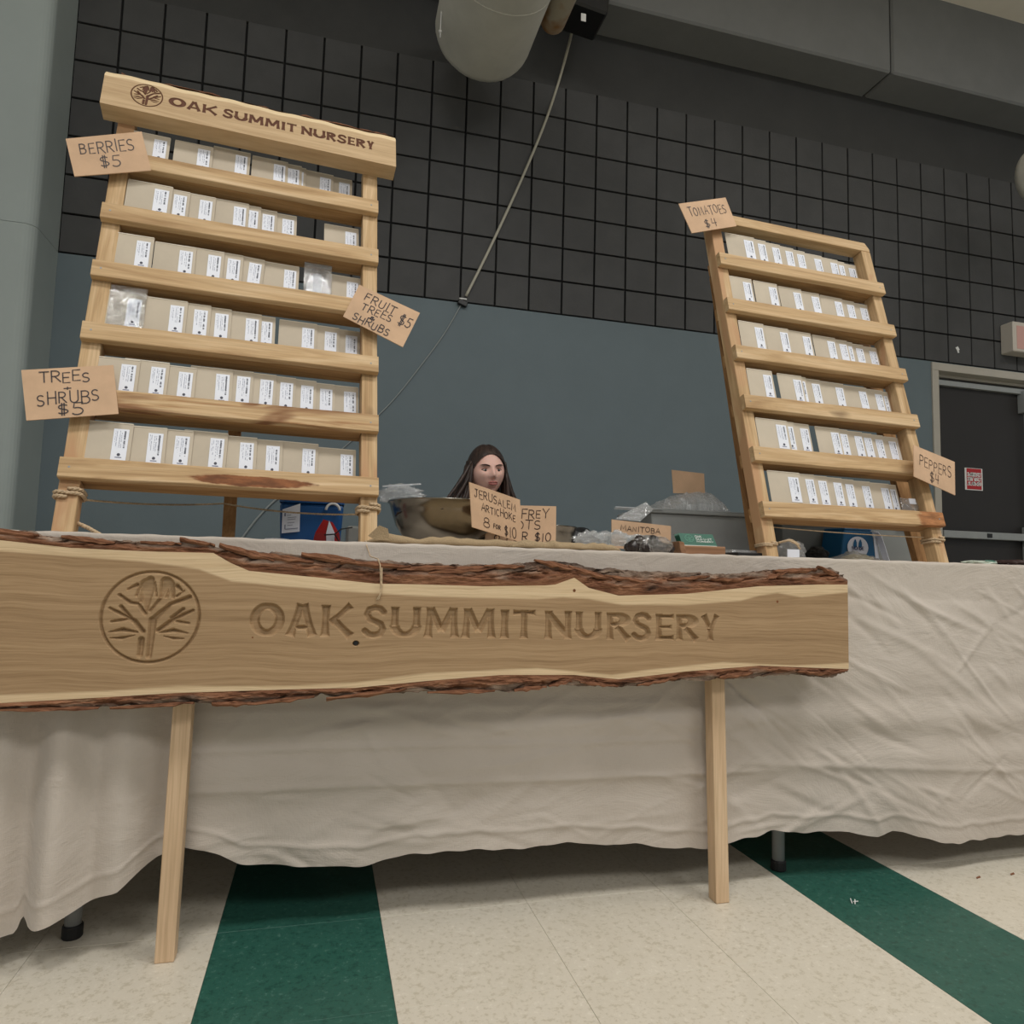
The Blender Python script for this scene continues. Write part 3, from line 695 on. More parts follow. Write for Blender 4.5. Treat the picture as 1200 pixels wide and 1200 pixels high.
for px, py, ln, th, rt in [(8, 624, 60, 9, .1), (105, 633, 50, 7, .1), (190, 637, 40, 5, 0), (232, 636, 36, 6, .15), (290, 648, 60, 9, .25), (330, 654, 70, 9, .1), (385, 654, 60, 10, .1), (440, 662, 80, 8, .05), (500, 666, 70, 7, -.05), (540, 668, 80, 9, -.1), (590, 664, 50, 6, 0), (652, 663, 60, 8, .2), (690, 672, 60, 9, .25), (740, 680, 80, 7, .1), (805, 678, 60, 6, -.1), (850, 680, 50, 6, 0), (905, 675, 40, 7, -.3), (930, 669, 66, 8, -.05), (968, 670, 34, 6, .4)]:
    p = at(px, py, SY+.01); flake(p.x, p.z, ln*.00163, th*.00155, rt, SY+.005)
for px, py, ln, th, rt in [(60, 830, 90, 5, 0), (180, 826, 80, 5, -.05), (272, 824, 40, 7, 0), (330, 820, 70, 6, -.1), (430, 813, 90, 6, -.1), (540, 810, 80, 6, 0), (620, 806, 40, 6, -.1), (655, 800, 30, 6, -.2), (700, 801, 50, 6, .1), (770, 798, 60, 6, -.15), (860, 791, 50, 7, -.1), (950, 788, 50, 6, .1)]:
    p = at(px, py, SY+.01); flake(p.x, p.z, ln*.00163, th*.0015, rt, SY+.004)
# square legs screwed to the back
for (bx0, bx1, tx0, tx1) in ((-.251, -.219, -.246, -.214), (.842, .874, .826, .858)):
    m_ = MB(); y0, y1 = 1.3935, 1.4255; zt = .62
    m_.hexa([(bx0-SX0, y0-(SY+.03), 0), (bx1-SX0, y0-(SY+.03), 0), (bx0-SX0, y1-(SY+.03), 0), (bx1-SX0, y1-(SY+.03), 0),
             (tx0-SX0, y0-(SY+.03), zt), (tx1-SX0, y0-(SY+.03), zt), (tx0-SX0, y1-(SY+.03), zt), (tx1-SX0, y1-(SY+.03), zt)])
    m_.build('leg', M_POST, sign, bevel=.002)
# twine loop that ties the sign to the rack
m_ = MB(); p0 = at(429, 641, 1.449)
m_.tube([(p0.x, 1.50, .7485), (p0.x, 1.462, .7485), (p0.x+.001, 1.447, .738)]+[tuple(at(a, b, yy)) for a, b, yy in [(434, 652, 1.40), (443, 655, 1.36), (445.5, 662, 1.335), (446, 680, 1.338), (446.5, 694, 1.340), (444, 702, 1.341), (441, 703, 1.341), (445, 697, 1.340), (447.5, 688, 1.339), (447.5, 665, 1.336)]], .0011, 6)
m_.build('twine_tie', M_TWINE, smooth=True, label='thin twine hanging in a loop over the top edge of the long oak sign', cat='string')
# ================================================================== RACKS
class Rack:
    def __init__(s, x0, yb, tilt, yaw, W):
        t = math.radians(tilt); a = math.radians(yaw); s.t = t; s.W = W
        e = np.array([math.cos(a), math.sin(a), 0]); n = np.array([-math.sin(a), math.cos(a), 0]); z = np.array([0, 0, 1.])
        s.e = e; s.d = math.cos(t)*z+math.sin(t)*n; s.n = math.cos(t)*n-math.sin(t)*z
        s.B = np.array([x0, yb, TOPZ-.0005])
        s.M = Matrix([[s.e[0], s.n[0], s.d[0], s.B[0]], [s.e[1], s.n[1], s.d[1], s.B[1]], [s.e[2], s.n[2], s.d[2], s.B[2]], [0, 0, 0, 1]])
    def uv(s, px, py, o):
        r = ray(px, py); k = ((s.B+s.n*o-EYE)@s.n)/(r@s.n); P = EYE+r*k-s.B
        return float(P@s.e), float(P@s.d)
    def w(s, u, o, v): return s.M@Vector((u, o, v))
    def local(s, p): return s.M.inverted()@Vector(p)
RL = Rack(-.502, 1.50, 15.9, 4.3, .618); RR = Rack(1.107, 1.57, 14.4, 3.0, .618)
RAILS = [.156, .313, .4695, .627, .7845, .9425]      # tops, bottom to top
RH = .0425
def wobble_board(x0, x1, y0, y1, z0, z1, amp=.001, seed=0, notch=0, n=14):
    """a slightly uneven hand-sawn board along x"""
    m_ = MB(); V = []; c = .0016
    for i in range(n+1):
        x = x0+(x1-x0)*i/n; a = amp*mnoise.noise(Vector((x*6, seed*3.1, 0))); b = amp*mnoise.noise(Vector((x*6, seed*3.1, 9)))
        e = c if 0 < i < n else c*1.5
        P = [(y0, z0+c+b), (y0+c, z0+b), (y1-c, z0+b), (y1, z0+c+b), (y1, z1-c+a), (y1-c, z1+a), (y0+c, z1+a), (y0, z1-c+a)]
        V += [(x, y, z) for y, z in P]
    F = [(i*8+q, (i+1)*8+q, (i+1)*8+(q+1) % 8, i*8+(q+1) % 8) for i in range(n) for q in range(8)]+[tuple(range(8)), tuple(n*8+q for q in range(8))[::-1]]
    m_.add(V, [f[::-1] for f in F]); return m_
def build_rack(R, name, label, L, header, rearfn):
    root = empty(name, label=label, cat='display rack'); root.matrix_world = R.M; W = R.W; tt = math.tan(R.t)
    # posts, feet cut level with the table
    for k, (a, b) in enumerate(((.0, .037), (W-.037, W-.0))):
        m_ = MB(); y0, y1 = .0185, .0575; n_ = 12; V = []
        for i in range(n_+1):
            t = i/n_
            for (u, y) in ((a, y0), (b, y0), (b, y1), (a, y1)):
                z0 = y*tt; z = z0+(L-z0)*t; wv = .0016*mnoise.noise(Vector((z*5, k*7+u*30, y*20+(R is RL)))) if 0 < i < n_ else 0
                V.append((u+wv, y+wv*.5, z))
        F = [(i*4+q, i*4+(q+1) % 4, (i+1)*4+(q+1) % 4, (i+1)*4+q) for i in range(n_) for q in range(4)]+[(3, 2, 1, 0), tuple(n_*4+q for q in range(4))]
        m_.add(V, F); m_.build('post', M_OAKZ, root, bevel=.0025)
    for i, s_ in enumerate(RAILS):
        sd = i+(10 if R is RR else 0)
        figured = (i == 0) or (i == 1 and R is RL)
        r = wobble_board(0, W, 0, .018, s_-RH, s_, .0016, sd).build('rail', (M_OAKB1 if R is RL else M_OAKB2) if i == 0 else M_OAKP if figured else M_OAKX, root)
        wobble_board(.038, W-.038, .0182, .0575, s_-RH+.001, s_-RH+.010, .0006, sd+.3, n=8).build('shelf', M_SHELF, root)
        wobble_board(.003, W-.003, .058, .067, s_-RH+.002, s_-.002, .001, sd+.6, n=8).build('back_rail', M_SHELF, root)
        m_ = MB()
        for u in (.018, W-.018): m_.lathe([(0, 0), (.0022, 0), (.0022, .0004), (0, .0004)], 8, (0, 0, 0)) if False else m_.box(u-.0018, u+.0018, -.0006, .0002, s_-.5*RH-.0018, s_-.5*RH+.0018)
        m_.build('nail', M_GREYMET, r)
    rearfn(root)
    return root
def rear_leg(root, R, top, foot, w=.034, th=.024, mat=None):
    a = R.local(top); b = R.local(foot); m_ = MB()
    A = Vector(a); B = Vector(b); t = (B-A).normalized(); u = Vector((1, 0, 0)); u = (u-t*u.dot(t)).normalized(); v = t.cross(u)
    # end cut level on the cloth: shift the foot corners along the leg
    dn = (R.M.to_3x3()@t); C8 = []
    for P, end in ((B, 1), (A, 0)):
        for sv in (-1, 1):
            for su in (-1, 1):
                q = P+u*su*w/2+v*sv*th/2
                if end: wz = (R.M@q).z; q = q+t*((wz-TOPZ)/(-dn.z))
                C8.append(q)
    m_.hexa(C8); m_.build('rear_leg', mat or M_OAKDK, root, bevel=.002)
def rearL(root):
    top = RL.w(.30, .090, .93); f = at(267, 640, 1.97); rear_leg(root, RL, top, (f.x, 1.97, TOPZ), .031)
def rearR(root):
    for u, px, w_ in ((.045, 888, .03), (.56, 1081, .052)):
        top = RR.w(u, .092, .93); y = 1.80; f = at(px, 655, y); rear_leg(root, RR, top, (f.x, y, TOPZ), w_, .024)
rackL = build_rack(RL, 'seed_rack', 'tall oak seed packet rack with a carved header board at the left', 1.06, True, rearL)
rackR = build_rack(RR, 'seed_rack', 'oak seed packet rack without a header board, standing at the right by the door', 1.075, False, rearR)
# top bar of the right rack, right corner cut off
m_ = MB(); W = RR.W
outl = [(.0, 1.075), (W-.037, 1.075), (W, 1.06), (W, 1.082), (W-.014, 1.108), (.0, 1.108)]
outl = [(0, 1.0755), (W, 1.0755), (W, 1.086), (W-.014, 1.110), (0, 1.110)]
v = [(x, .0185, z) for x, z in outl]+[(x, .0575, z) for x, z in outl]; n = len(outl)
m_.add(v, [tuple(range(n)), tuple(range(n, 2*n))[::-1]]+[(i, n+i, n+(i+1) % n, (i+1) % n) for i in range(n)]); m_.build('top_bar', M_OAKX, rackR, bevel=.002)
# header board of the left rack, burnt lettering, bark left on its top edge
def header():
    t = NT('header_oak'); t.b.inputs['Roughness'].default_value = .6; t.b.inputs['Specular IOR Level'].default_value = .25
    bz = t.n('ShaderNodeAttribute', attribute_name='burn'); sp = t.n('ShaderNodeAttribute', attribute_name='sap')
    a = t.noise(t.coord((3, 20, 40)), 1, 5, .6, 1.2); f = t.noise(t.coord((9, 60, 300)), 1, 3)
    c = t.ramp(a, [(.3, srgb(188, 158, 120)), (.7, srgb(210, 182, 144))]); c = t.mix(sp.outputs['Fac'], c, srgb(236, 212, 172))
    c = t.mix(.7, c, t.ramp(f, [(.3, (.8, .78, .74, 1)), (.55, (1, 1, 1, 1))]), 'MULTIPLY')
    c = t.mix(bz.outputs['Fac'], c, srgb(96, 58, 40)); t.l(c, t.b.inputs['Base Color'])
    U0, U1, S0, S1, Y0, Y1 = -.030, .660, 1.040, 1.152, -.030, .018
    NX, NZ = 640, 106; us = np.linspace(U0, U1, NX); vs = np.linspace(0, 1, NZ)
    tz = S1-.006*(us-U0)/.69+.0014*np.sin(us*31)+.001*np.sin(us*83); bzv = S0-.004*(us-U0)/.69
    X = np.repeat(us[None], NZ, 0); Z = bzv[None]+(tz-bzv)[None]*vs[:, None]
    sd = np.full(X.shape, 1.); words = 'OAK SUMMIT NURSERY'
    wd_ = dict(O=41, A=37, K=40, S=27, U=34, M=41, I=12, T=27, N=31, R=28, E=21, Y=23); gap = 3.5; sp_ = 10
    tot = sum(sp_ if c == ' ' else wd_[c]+gap for c in words)-gap; k = (.603-.112)/tot; x = .112
    for c_ in words:
        if c_ == ' ': x += sp_*k; continue
        w_ = wd_[c_]*k; m0 = (us > x-.01) & (us < x+w_+.01); sd[:, m0] = np.minimum(sd[:, m0], glyph_sd(c_, X[:, m0]-x, Z[:, m0]-(1.0785-.003*(x-.1)), w_, .0275)); x += w_+gap*k
    m0 = us < .12; sd[:, m0] = np.minimum(sd[:, m0], emblem_sd(X[:, m0], Z[:, m0], .0635, 1.093, .0335))
    burn = np.clip(.5-sd/.0009, 0, 1); dep = np.clip(-sd*1.5, 0, .0016)
    bev = np.clip((Z-(tz[None]-.020))/.020, 0, 1)           # the sawn face rolls back towards the bark
    Yy = Y0+dep+.010*bev**1.4
    V = np.stack([X, Yy, Z], -1).reshape(-1, 3); idx = np.arange(NX*NZ).reshape(NZ, NX)
    F = np.stack([idx[:-1, :-1], idx[:-1, 1:], idx[1:, 1:], idx[1:, :-1]], -1).reshape(-1, 4).tolist()
    nv = len(V); V = np.r_[V, np.stack([np.r_[us, us], np.full(2*NX, Y1), np.r_[bzv, tz-.004]], -1)]
    b0 = nv+np.arange(NX); b1 = b0+NX
    F += np.stack([b0[:-1], b1[:-1], b1[1:], b0[1:]], -1).tolist()+np.stack([idx[0, :-1], b0[:-1], b0[1:], idx[0, 1:]], -1).tolist()+np.stack([idx[-1, :-1], idx[-1, 1:], b1[1:], b1[:-1]], -1).tolist()
    F.append([int(q) for q in idx[:, 0]]+[int(b1[0]), int(b0[0])]); F.append([int(q) for q in idx[::-1, -1]]+[int(b0[-1]), int(b1[-1])])
    me = bpy.data.meshes.new('header_board'); me.from_pydata(V.tolist(), [], F); me.materials.append(t.mat)
    for nm, ar in (('burn', burn), ('sap', np.clip((Z-(tz[None]-.024))/.003, 0, 1))):
        a_ = me.attributes.new(nm, 'FLOAT', 'POINT'); z_ = np.zeros(len(V), np.float32); z_[:NX*NZ] = ar.ravel(); a_.data.foreach_set('value', z_)
    o = bpy.data.objects.new('header_board', me); COL.objects.link(o); o.parent = rackL
    # bark on top
    N = 240; R_ = 8; V = []; us = np.linspace(U0+.03, U1-.003, N)
    for j in range(R_):
        q = j/(R_-1)
        for u in us:
            zt = S1-.006*(u-U0)/.69; n1 = nz3(u*22, q*3, 4); hgt = .008+.016*max(0, nz3(u*9, 1, 7)+.25)
            y = -.0195+.036*q; V.append((u, y+.0015*n1, zt-.004+(hgt+.008)*math.sin(PI*min(.95, max(.04, q)))**.5*(1+.5*n1)))
    F = [(j*N+i, j*N+i+1, (j+1)*N+i+1, (j+1)*N+i) for j in range(R_-1) for i in range(N-1)]
    me = bpy.data.meshes.new('bark'); me.from_pydata(V, [], F); me.materials.append(M_BARK); o = bpy.data.objects.new('bark', me); COL.objects.link(o); o.parent = rackL
header()

# ================================================================== SEED PACKETS
PW, PH, PT = .0875, .112, .0026
def packet_mesh(seed):
    rnd = random.Random(seed); m_ = MB(); n = 6; V = []; Fs = []
    for side in (0, 1):
        for j in range(n+1):
            for i in range(n+1):
                u = i/n; v_ = j/n; b = (math.sin(PI*u)*math.sin(PI*v_))**.6 if 0 < i < n and 0 < j < n else 0
                d = PT/2*(.35+.65*b)+(.0004*mnoise.noise(Vector((u*3, v_*3, seed))) if b else 0)
                V.append((-PW*(1-u), (-d if side == 0 else d), PH*v_))
    k = (n+1)**2
    for j in range(n):
        for i in range(n):
            a = j*(n+1)+i; Fs.append((a, a+1, a+n+2, a+n+1)); a += k; Fs.append((a, a+n+1, a+n+2, a+1))
    bd = [(0, i) for i in range(n)]+[(j, n) for j in range(n)]+[(n, n-i) for i in range(n)]+[(n-j, 0) for j in range(n)]
    ix = [j*(n+1)+i for j, i in bd]
    for q in range(len(ix)): a, b = ix[q], ix[(q+1) % len(ix)]; Fs.append((a, k+a, k+b, b))
    m_.add(V, Fs)
    # folded flap edge along the top
    m_.box(-PW+.001, -.001, -PT*.35-.0005, -PT*.2, PH-.0015, PH+.0006, 1)
    return m_.mesh('seed_packet', [M_KRAFT, M_KRAFT2])
def label_mesh(seed):
    m_ = MB(); m_.box(-.0345, -.0065, -.00205, -.0017, .036, PH-.0125); return m_.mesh('label', [M_LABEL])
def print_mesh(seed):
    rnd = random.Random(seed); m_ = MB(); y = -.00225
    def q(x0, x1, z0, z1, m=0): m_.add([(x0, y, z0), (x1, y, z0), (x1, y, z1), (x0, y, z1)], [(0, 1, 2, 3)], m)
    z1 = PH-.016; zb = .053
    # the variety name runs down the right side, smaller lines beside it
    for (x0, x1, lo, hi, m, dens) in ((-.0150, -.0112, zb+rnd.uniform(0, .012), z1, 1, .82), (-.0195, -.0180, zb+.008, z1, 0, .7), (-.0228, -.0213, zb+rnd.uniform(0, .01), z1, 0, .75), (-.0285, -.0270, zb+.012, z1, 0, .8), (-.0312, -.0300, zb+.02, z1, 0, .8)):
        z = hi
        while z > lo:
            h_ = rnd.uniform(.0011, .0022)
            if rnd.random() < dens: q(x0+rnd.uniform(0, .0006), x1-rnd.uniform(0, .0006), z-h_, z-.0004, m)
            z -= h_
    cx, cz_ = -.0205, .047
    for a in range(8):
        t0, t1 = a*PI/4, (a+1)*PI/4; r = .0032
        m_.add([(cx, y, cz_), (cx+r*math.cos(t0), y, cz_+r*math.sin(t0)), (cx+r*math.cos(t1), y, cz_+r*math.sin(t1))], [(0, 1, 2)], 1)
    q(-.0265, -.0145, .0405, .0425, 0)
    return m_.mesh('label_print', [M_INK, M_INKD])
PMS = [packet_mesh(i) for i in range(5)]; LMS = [label_mesh(0)]; TMS = [print_mesh(i) for i in range(8)]
NUM = ['first', 'second', 'third', 'fourth', 'fifth', 'sixth', 'seventh', 'eighth', 'ninth', 'tenth', 'eleventh']
SHELFN = ['top', 'second', 'third', 'fourth', 'fifth', 'bottom']
PK = {'L': [
 [(200, 162.5), (250.5, 173.5), (293.7, 179.4), (338.8, 178.8), (355, 183), (359.2, 188), (390.6, 197.5), (412.5, 206)],
 [(202.8, 220), (223.1, 226.3), (253, 232.5), (292.8, 239.4), (306.5, 243.5), (325.6, 248), (348.8, 251.3), (421, 269.4)],
 [(182, 277.3), (230.9, 291), (263.2, 296.2), (285.3, 298.7), (308, 300.5), (350.5, 308.7), ('bag', 387, 307), (428, 323)],
 [(172.7, 334.5), (221, 352.5), (248.7, 356.7), (272.8, 360.2), (308, 364.5), (324, 366.5), (372, 373.5), (397.5, 382), (426.8, 388.5)],
 [(165, 423), (199, 426), (230.5, 432), (274.3, 434), (297.5, 436.7), (324, 438.5), (347, 442.5), (370.8, 446.3), (393, 451.5), (425, 454)],
 [(156.7, 497.5), (197, 502.5), (227, 506), (267, 508.5), (302, 513.7), (332, 517.5), (372.8, 521), (416.8, 528)]],
 'R': [
 [(881.5, 267.5), (895.5, 273), (911.7, 276.6), (926.5, 280.3), (940, 284.5), (960, 288.5), (978, 292.7), (985.6, 295), (999, 298.5)],
 [(880.5, 328), (909.6, 331.2), (937.5, 333.5), (958.5, 338), (984, 342), (999, 348), (1022, 352.6)],
 [(893.5, 378), (922.5, 381.5), (948, 385), (976, 388), (990, 390), (997, 395), (1009.8, 398.5), (1031, 402.5)],
 [(904, 435), (938, 435.5), (943.5, 441), (959.5, 439.5), (986, 443.5), (1013, 446.5), (1031.5, 449.5), (1053.5, 453.5)],
 [(921, 491), (929, 491.8), (946.5, 496), (981.5, 496.3), (991.5, 498.5), (1008.5, 500.5), (1020, 503), (1032.5, 503.5), (1048, 506), (1058, 511)],
 [(936, 554), (953.5, 554.5), (968, 556), (985, 557), (999, 559), (1018, 560), (1040, 563), (1049, 567.5)]]}
TALL = {('L', 0, 3), ('L', 3, 0)}
cnt = 0
for side, R in (('L', RL), ('R', RR)):
    nm = 'left' if side == 'L' else 'right'
    for ri, row in enumerate(PK[side]):
        s_rail = RAILS[5-ri]; zb = s_rail-RH+.0104; npk = len(row); dy = min(.0043, .036/npk)
        k = 0
        for pi, P in enumerate(row):
            o_ = .0205+dy*pi
            if P[0] == 'bag':
                bagpos = (R, o_, P, zb); continue
            u, v_ = R.uv(P[0], P[1], o_)
            hgt = min(v_-zb, .128); u = min(u, R.W-.0385)
            roll = random.uniform(-.012, .012)
            if side == 'L' and ri == 2 and pi == 4: roll = .05
            ob = bpy.data.objects.new('seed_packet', PMS[cnt % 5]); COL.objects.link(ob)
            sx_ = min(max(1, (u-.0385)/PW), 1.22) if pi == 0 else 1
            ob.matrix_world = R.M@Matrix.Translation((u, o_, zb))@Matrix.Rotation(roll, 4, 'Y')@Matrix.Diagonal((sx_, 1, hgt/PH, 1))
            k += 1
            lab = f"kraft seed packet, {NUM[k-1]} from the left on the {SHELFN[ri]} shelf of the {nm} rack"
            tag(ob, lab, 'seed packet', f"seed packets on the {SHELFN[ri]} shelf of the {nm} rack")
            lb = bpy.data.objects.new('label', LMS[0]); COL.objects.link(lb); lb.parent = ob; lb.location = (0, 0, 0)
            pr = bpy.data.objects.new('label_print', TMS[(cnt*3) % 8]); COL.objects.link(pr); pr.parent = lb
            cnt += 1
# clear zip bag with crumpled silver content on the third shelf, tilted packets, and two odd packets
def crumple(m_, c, r, seed, amp=.25, nu=26, nv=16, flat=None, freq=2.2, m=0):
    def fn(p, q):
        f = 1+amp*(abs(mnoise.noise(p*freq+Vector((seed, 0, 0))))*2-.5)+amp*.6*mnoise.noise(p*freq*2.7+Vector((0, seed, 0)))
        q = q*f
        if flat is not None and q.z < flat: q.z = flat+(q.z-flat)*.05
        return q
    m_.ell(c, r, nu, nv, m, fn)
R, o_, P, zb = bagpos
u, v_ = R.uv(P[1], P[2], o_); M_SILV = plain('silver_foil', (.62, .62, .66, 1), .25, .8, .3, 60, .5)
rt = empty('zip_bag', label='clear zip bag with silvery contents on the third shelf of the left rack', cat='bag', group=None); rt.matrix_world = R.M@Matrix.Translation((u-.028, o_, zb))
bh_ = v_-zb
m_ = MB(); crumple(m_, (0, 0, bh_*.44), (.027, .0026, bh_*.40), 3, .15); m_.build('foil_content', M_SILV, rt)
m_ = MB(); m_.box(-.012, .008, -.0040, -.0036, .035, bh_*.72); m_.build('label', M_LABEL, rt)
m_ = MB(); m_.box(-.034, .032, -.0052, -.0048, 0, bh_); m_.box(-.034, .032, .0028, .0032, 0, bh_); m_.build('clear_bag', M_SLEEVE, rt)
m_ = MB(); m_.box(-.034, .032, -.0056, .0038, bh_*.87, bh_*.89); m_.build('zip_strip', M_CLOUDY, rt)
# clear sleeve round the first packet of the fourth shelf
a = RL.uv(121, 333, .0165); b = RL.uv(174, 333, .0165)
rt = empty('plastic_sleeve', label='clear plastic sleeve over the first packet on the fourth shelf of the left rack', cat='bag'); rt.matrix_world = RL.M@Matrix.Translation((a[0], .0184, RAILS[2]-RH+.0104))
hh_ = a[1]-(RAILS[2]-RH+.0104); wd2 = min(b[0], .60)-a[0]
m_ = MB(); m_.box(max(.0, .0385-a[0]), wd2, 0, .0003, 0, hh_+.004); m_.build('sleeve_front', M_SLEEVE, rt)
# small clear bag of dark seeds at the right end of the bottom shelf of the right rack
u, v_ = RR.uv(1051, 559, .03); zb = RAILS[0]-RH+.0104
rt = empty('seed_bag', label='small clear bag of dark seeds, white tag, bottom shelf of the right rack', cat='bag'); rt.matrix_world = RR.M@Matrix.Translation((u+.034, .058, zb))
M_SEED = plain('dark_seeds', srgb(92, 78, 76), .6, 0, .3, 90, .6)
m_ = MB(); crumple(m_, (-.002, -.010, .036), (.026, .006, .034), 8, .2, 16, 10); m_.build('seeds', M_SEED, rt)
m_ = MB(); m_.box(-.031, .033, -.0175, -.0172, 0, .085); m_.build('clear_bag', M_SLEEVE, rt)
m_ = MB(); m_.box(.002, .026, -.019, -.0178, .068, .085); m_.build('white_tag', M_LABEL, rt)
# packet lying behind the right rack's fifth shelf
u0, v0 = RR.uv(1044, 502, .060); u1, v1 = RR.uv(1062, 505, .060)
m_ = MB(); m_.box(-.02, .02, 0, .0015, 0, .105); q_ = m_.build('seed_packet', plain('white_packet', srgb(222, 222, 218), .6), label='plain white packet standing behind the others on the fifth shelf of the right rack', cat='seed packet')
q_.matrix_world = RR.M@Matrix.Translation((u1-.02, .0595, RAILS[1]-RH+.0104))

# ================================================================== HAND-LETTERED CARDS
def card(px, ys, lines, label, name='price_card', th=.0022, hand=.12, ink=.0024, holder=None, rackO=None, shade=None):
    """px: TL TR BR BL photo corners, ys: their depths"""
    if rackO: R, o_ = rackO; C4 = [R.w(*(lambda q: (q[0], o_, q[1]))(R.uv(a, b, o_))) for a, b in px]
    else: C4 = [at(a, b, y) for (a, b), y in zip(px, ys)]
    C4 = [Vector(c) for c in C4]; cen = sum(C4, Vector())/4
    nrm = (C4[1]-C4[0]).cross(C4[3]-C4[0]).normalized()
    if nrm.y > 0: nrm = -nrm
    # forward-facing normal (towards the aisle)
    root = bpy.data.objects.new(name, None); COL.objects.link(root); root.location = cen; tag(root, label, 'sign')
    root.empty_display_size = .03
    L4 = [c-cen for c in C4]
    def fn(u, v, o=0):     # u 0..1 right, v 0..1 up
        return (L4[3]*(1-u)+L4[2]*u)*(1-v)+(L4[0]*(1-u)+L4[1]*u)*v+nrm*o
    m_ = MB(); N = 6
    for sgn in (1, -1):
        V = [fn(i/N, j/N, sgn*th/2+.0006*math.sin(PI*i/N)*math.sin(PI*j/N)) for j in range(N+1) for i in range(N+1)]
        F = [(j*(N+1)+i, j*(N+1)+i+1, (j+1)*(N+1)+i+1, (j+1)*(N+1)+i) for j in range(N) for i in range(N)]
        m_.add(V, F if sgn > 0 else [f[::-1] for f in F])
    k = (N+1)**2; bd = [i for i in range(N+1)]+[j*(N+1)+N for j in range(1, N+1)]+[N*(N+1)+i for i in range(N-1, -1, -1)]+[j*(N+1) for j in range(N-1, 0, -1)]
    for q in range(len(bd)): a, b = bd[q], bd[(q+1) % len(bd)]; m_.f.append((a, k+a, k+b, b)); m_.m.append(0)
    m_.build('card', shade or M_CARD, root)
    if lines:
        w_ = (L4[1]-L4[0]).length; h_ = (L4[0]-L4[3]).length; m_ = MB()
        for (t_, x0, x1, y0, y1) in lines:
            st = text_strokes(t_, x0, x1, y0, y1, hand, .04)
            st = [[(a*w_, b*h_) for a, b in s_] for s_ in st]
            ribbons(m_, st, ink, lambda a, b: fn(a/w_, b/h_, th/2+.0011))
        m_.build('handwriting', M_PEN, root)
    if holder: holder(root, fn, th)
    return root
card([(77, 163), (166, 154.5), (177.3, 200), (87.3, 207)], None, [('BERRIES', .14, .84, .54, .82), ('$5', .36, .62, .16, .44)], 'brown card reading BERRIES $5 at the top left of the left rack', rackO=(RL, -.0035))
card([(25, 434), (133, 428), (139, 485), (31, 493)], None, [('TREES', .18, .72, .70, .90), ('+', .42, .52, .52, .64), ('SHRUBS', .13, .80, .27, .50), ('$5', .34, .60, .04, .25)], 'brown card reading TREES + SHRUBS $5 on the left edge of the left rack', rackO=(RL, -.0035))
card([(421, 334), (492, 367), (472, 407), (402, 371)], None, [('FRUIT', .16, .66, .66, .88), ('TREES', .18, .66, .40, .60), ('&', .36, .44, .27, .36), ('SHRUBS', .13, .72, .05, .24), ('$5', .76, .96, .50, .78)], 'tilted brown card reading FRUIT TREES & SHRUBS $5 at the right of the left rack', rackO=(RL, -.0035))
card([(795, 239), (850, 231.7), (863, 265), (810.6, 273.4)], None, [('TOMATOES', .12, .90, .50, .80), ('$4', .34, .60, .12, .40)], 'brown card reading TOMATOES $4 at the top left corner of the right rack', rackO=(RR, -.0035), ink=.0023)
pz = [1.655, 1.80, 1.80, 1.655]
card([(1070.4, 521.6), (1118.4, 541.4), (1119, 580.4), (1071, 558.5)], [1.640, 1.720, 1.690, 1.610], [('PEPPERS', .12, .88, .46, .76), ('$4', .36, .58, .10, .38)], 'brown card reading PEPPERS $4 on the right edge of the right rack', ink=.0023)
def stick_holder(dx, base=.746):
    def h(root, fn, th):
        p = fn(dx, .02, 0); w0 = root.location+Vector(p); m_ = MB(); z = base-root.location.z
        m_.tube([(p[0], p[1]+.006, z+.001), (p[0], p[1]+.004, p[2]+.05)], .0018, 6); m_.build('stake', M_POST, root)
    return h
card([(549.7, 565), (609, 585.7), (611, 635.7), (553, 617.7)], [1.585, 1.66, 1.66, 1.585], [('JERUSALEM', .08, .90, .70, .88), ('ARTICHOKE', .20, .88, .44, .60), ('8', .22, .34, .10, .32), ('FOR', .42, .56, .14, .24), ('$10', .64, .88, .06, .30)], 'brown card reading JERUSALEM ARTICHOKE 8 FOR $10 in front of the steel bowl', holder=stick_holder(.52, .757), ink=.0018)
card([(570, 591.5), (651.6, 593.3), (651, 642), (568, 640)], [1.69, 1.72, 1.72, 1.69], [('COMFREY', .13, .88, .70, .90), ('ROOTS', .15, .76, .42, .62), ('8 FOR $10', .12, .92, .14, .34)], 'brown card reading COMFREY ROOTS behind the Jerusalem artichoke card', holder=stick_holder(.62, .757), ink=.0021)
card([(716.6, 608.7), (786, 616.5), (786, 648), (716.6, 642)], [1.79, 1.83, 1.83, 1.79], [('MANITOBA', .14, .80, .66, .84)], 'brown card reading MANITOBA standing behind the bags of dark bulbs', holder=stick_holder(.5), ink=.0020)
bc = card([(787, 550.6), (825, 555), (826, 578), (789, 578)], [2.06, 2.06, 2.06, 2.06], [], 'small blank brown card propped on top of the grey lidded bin')

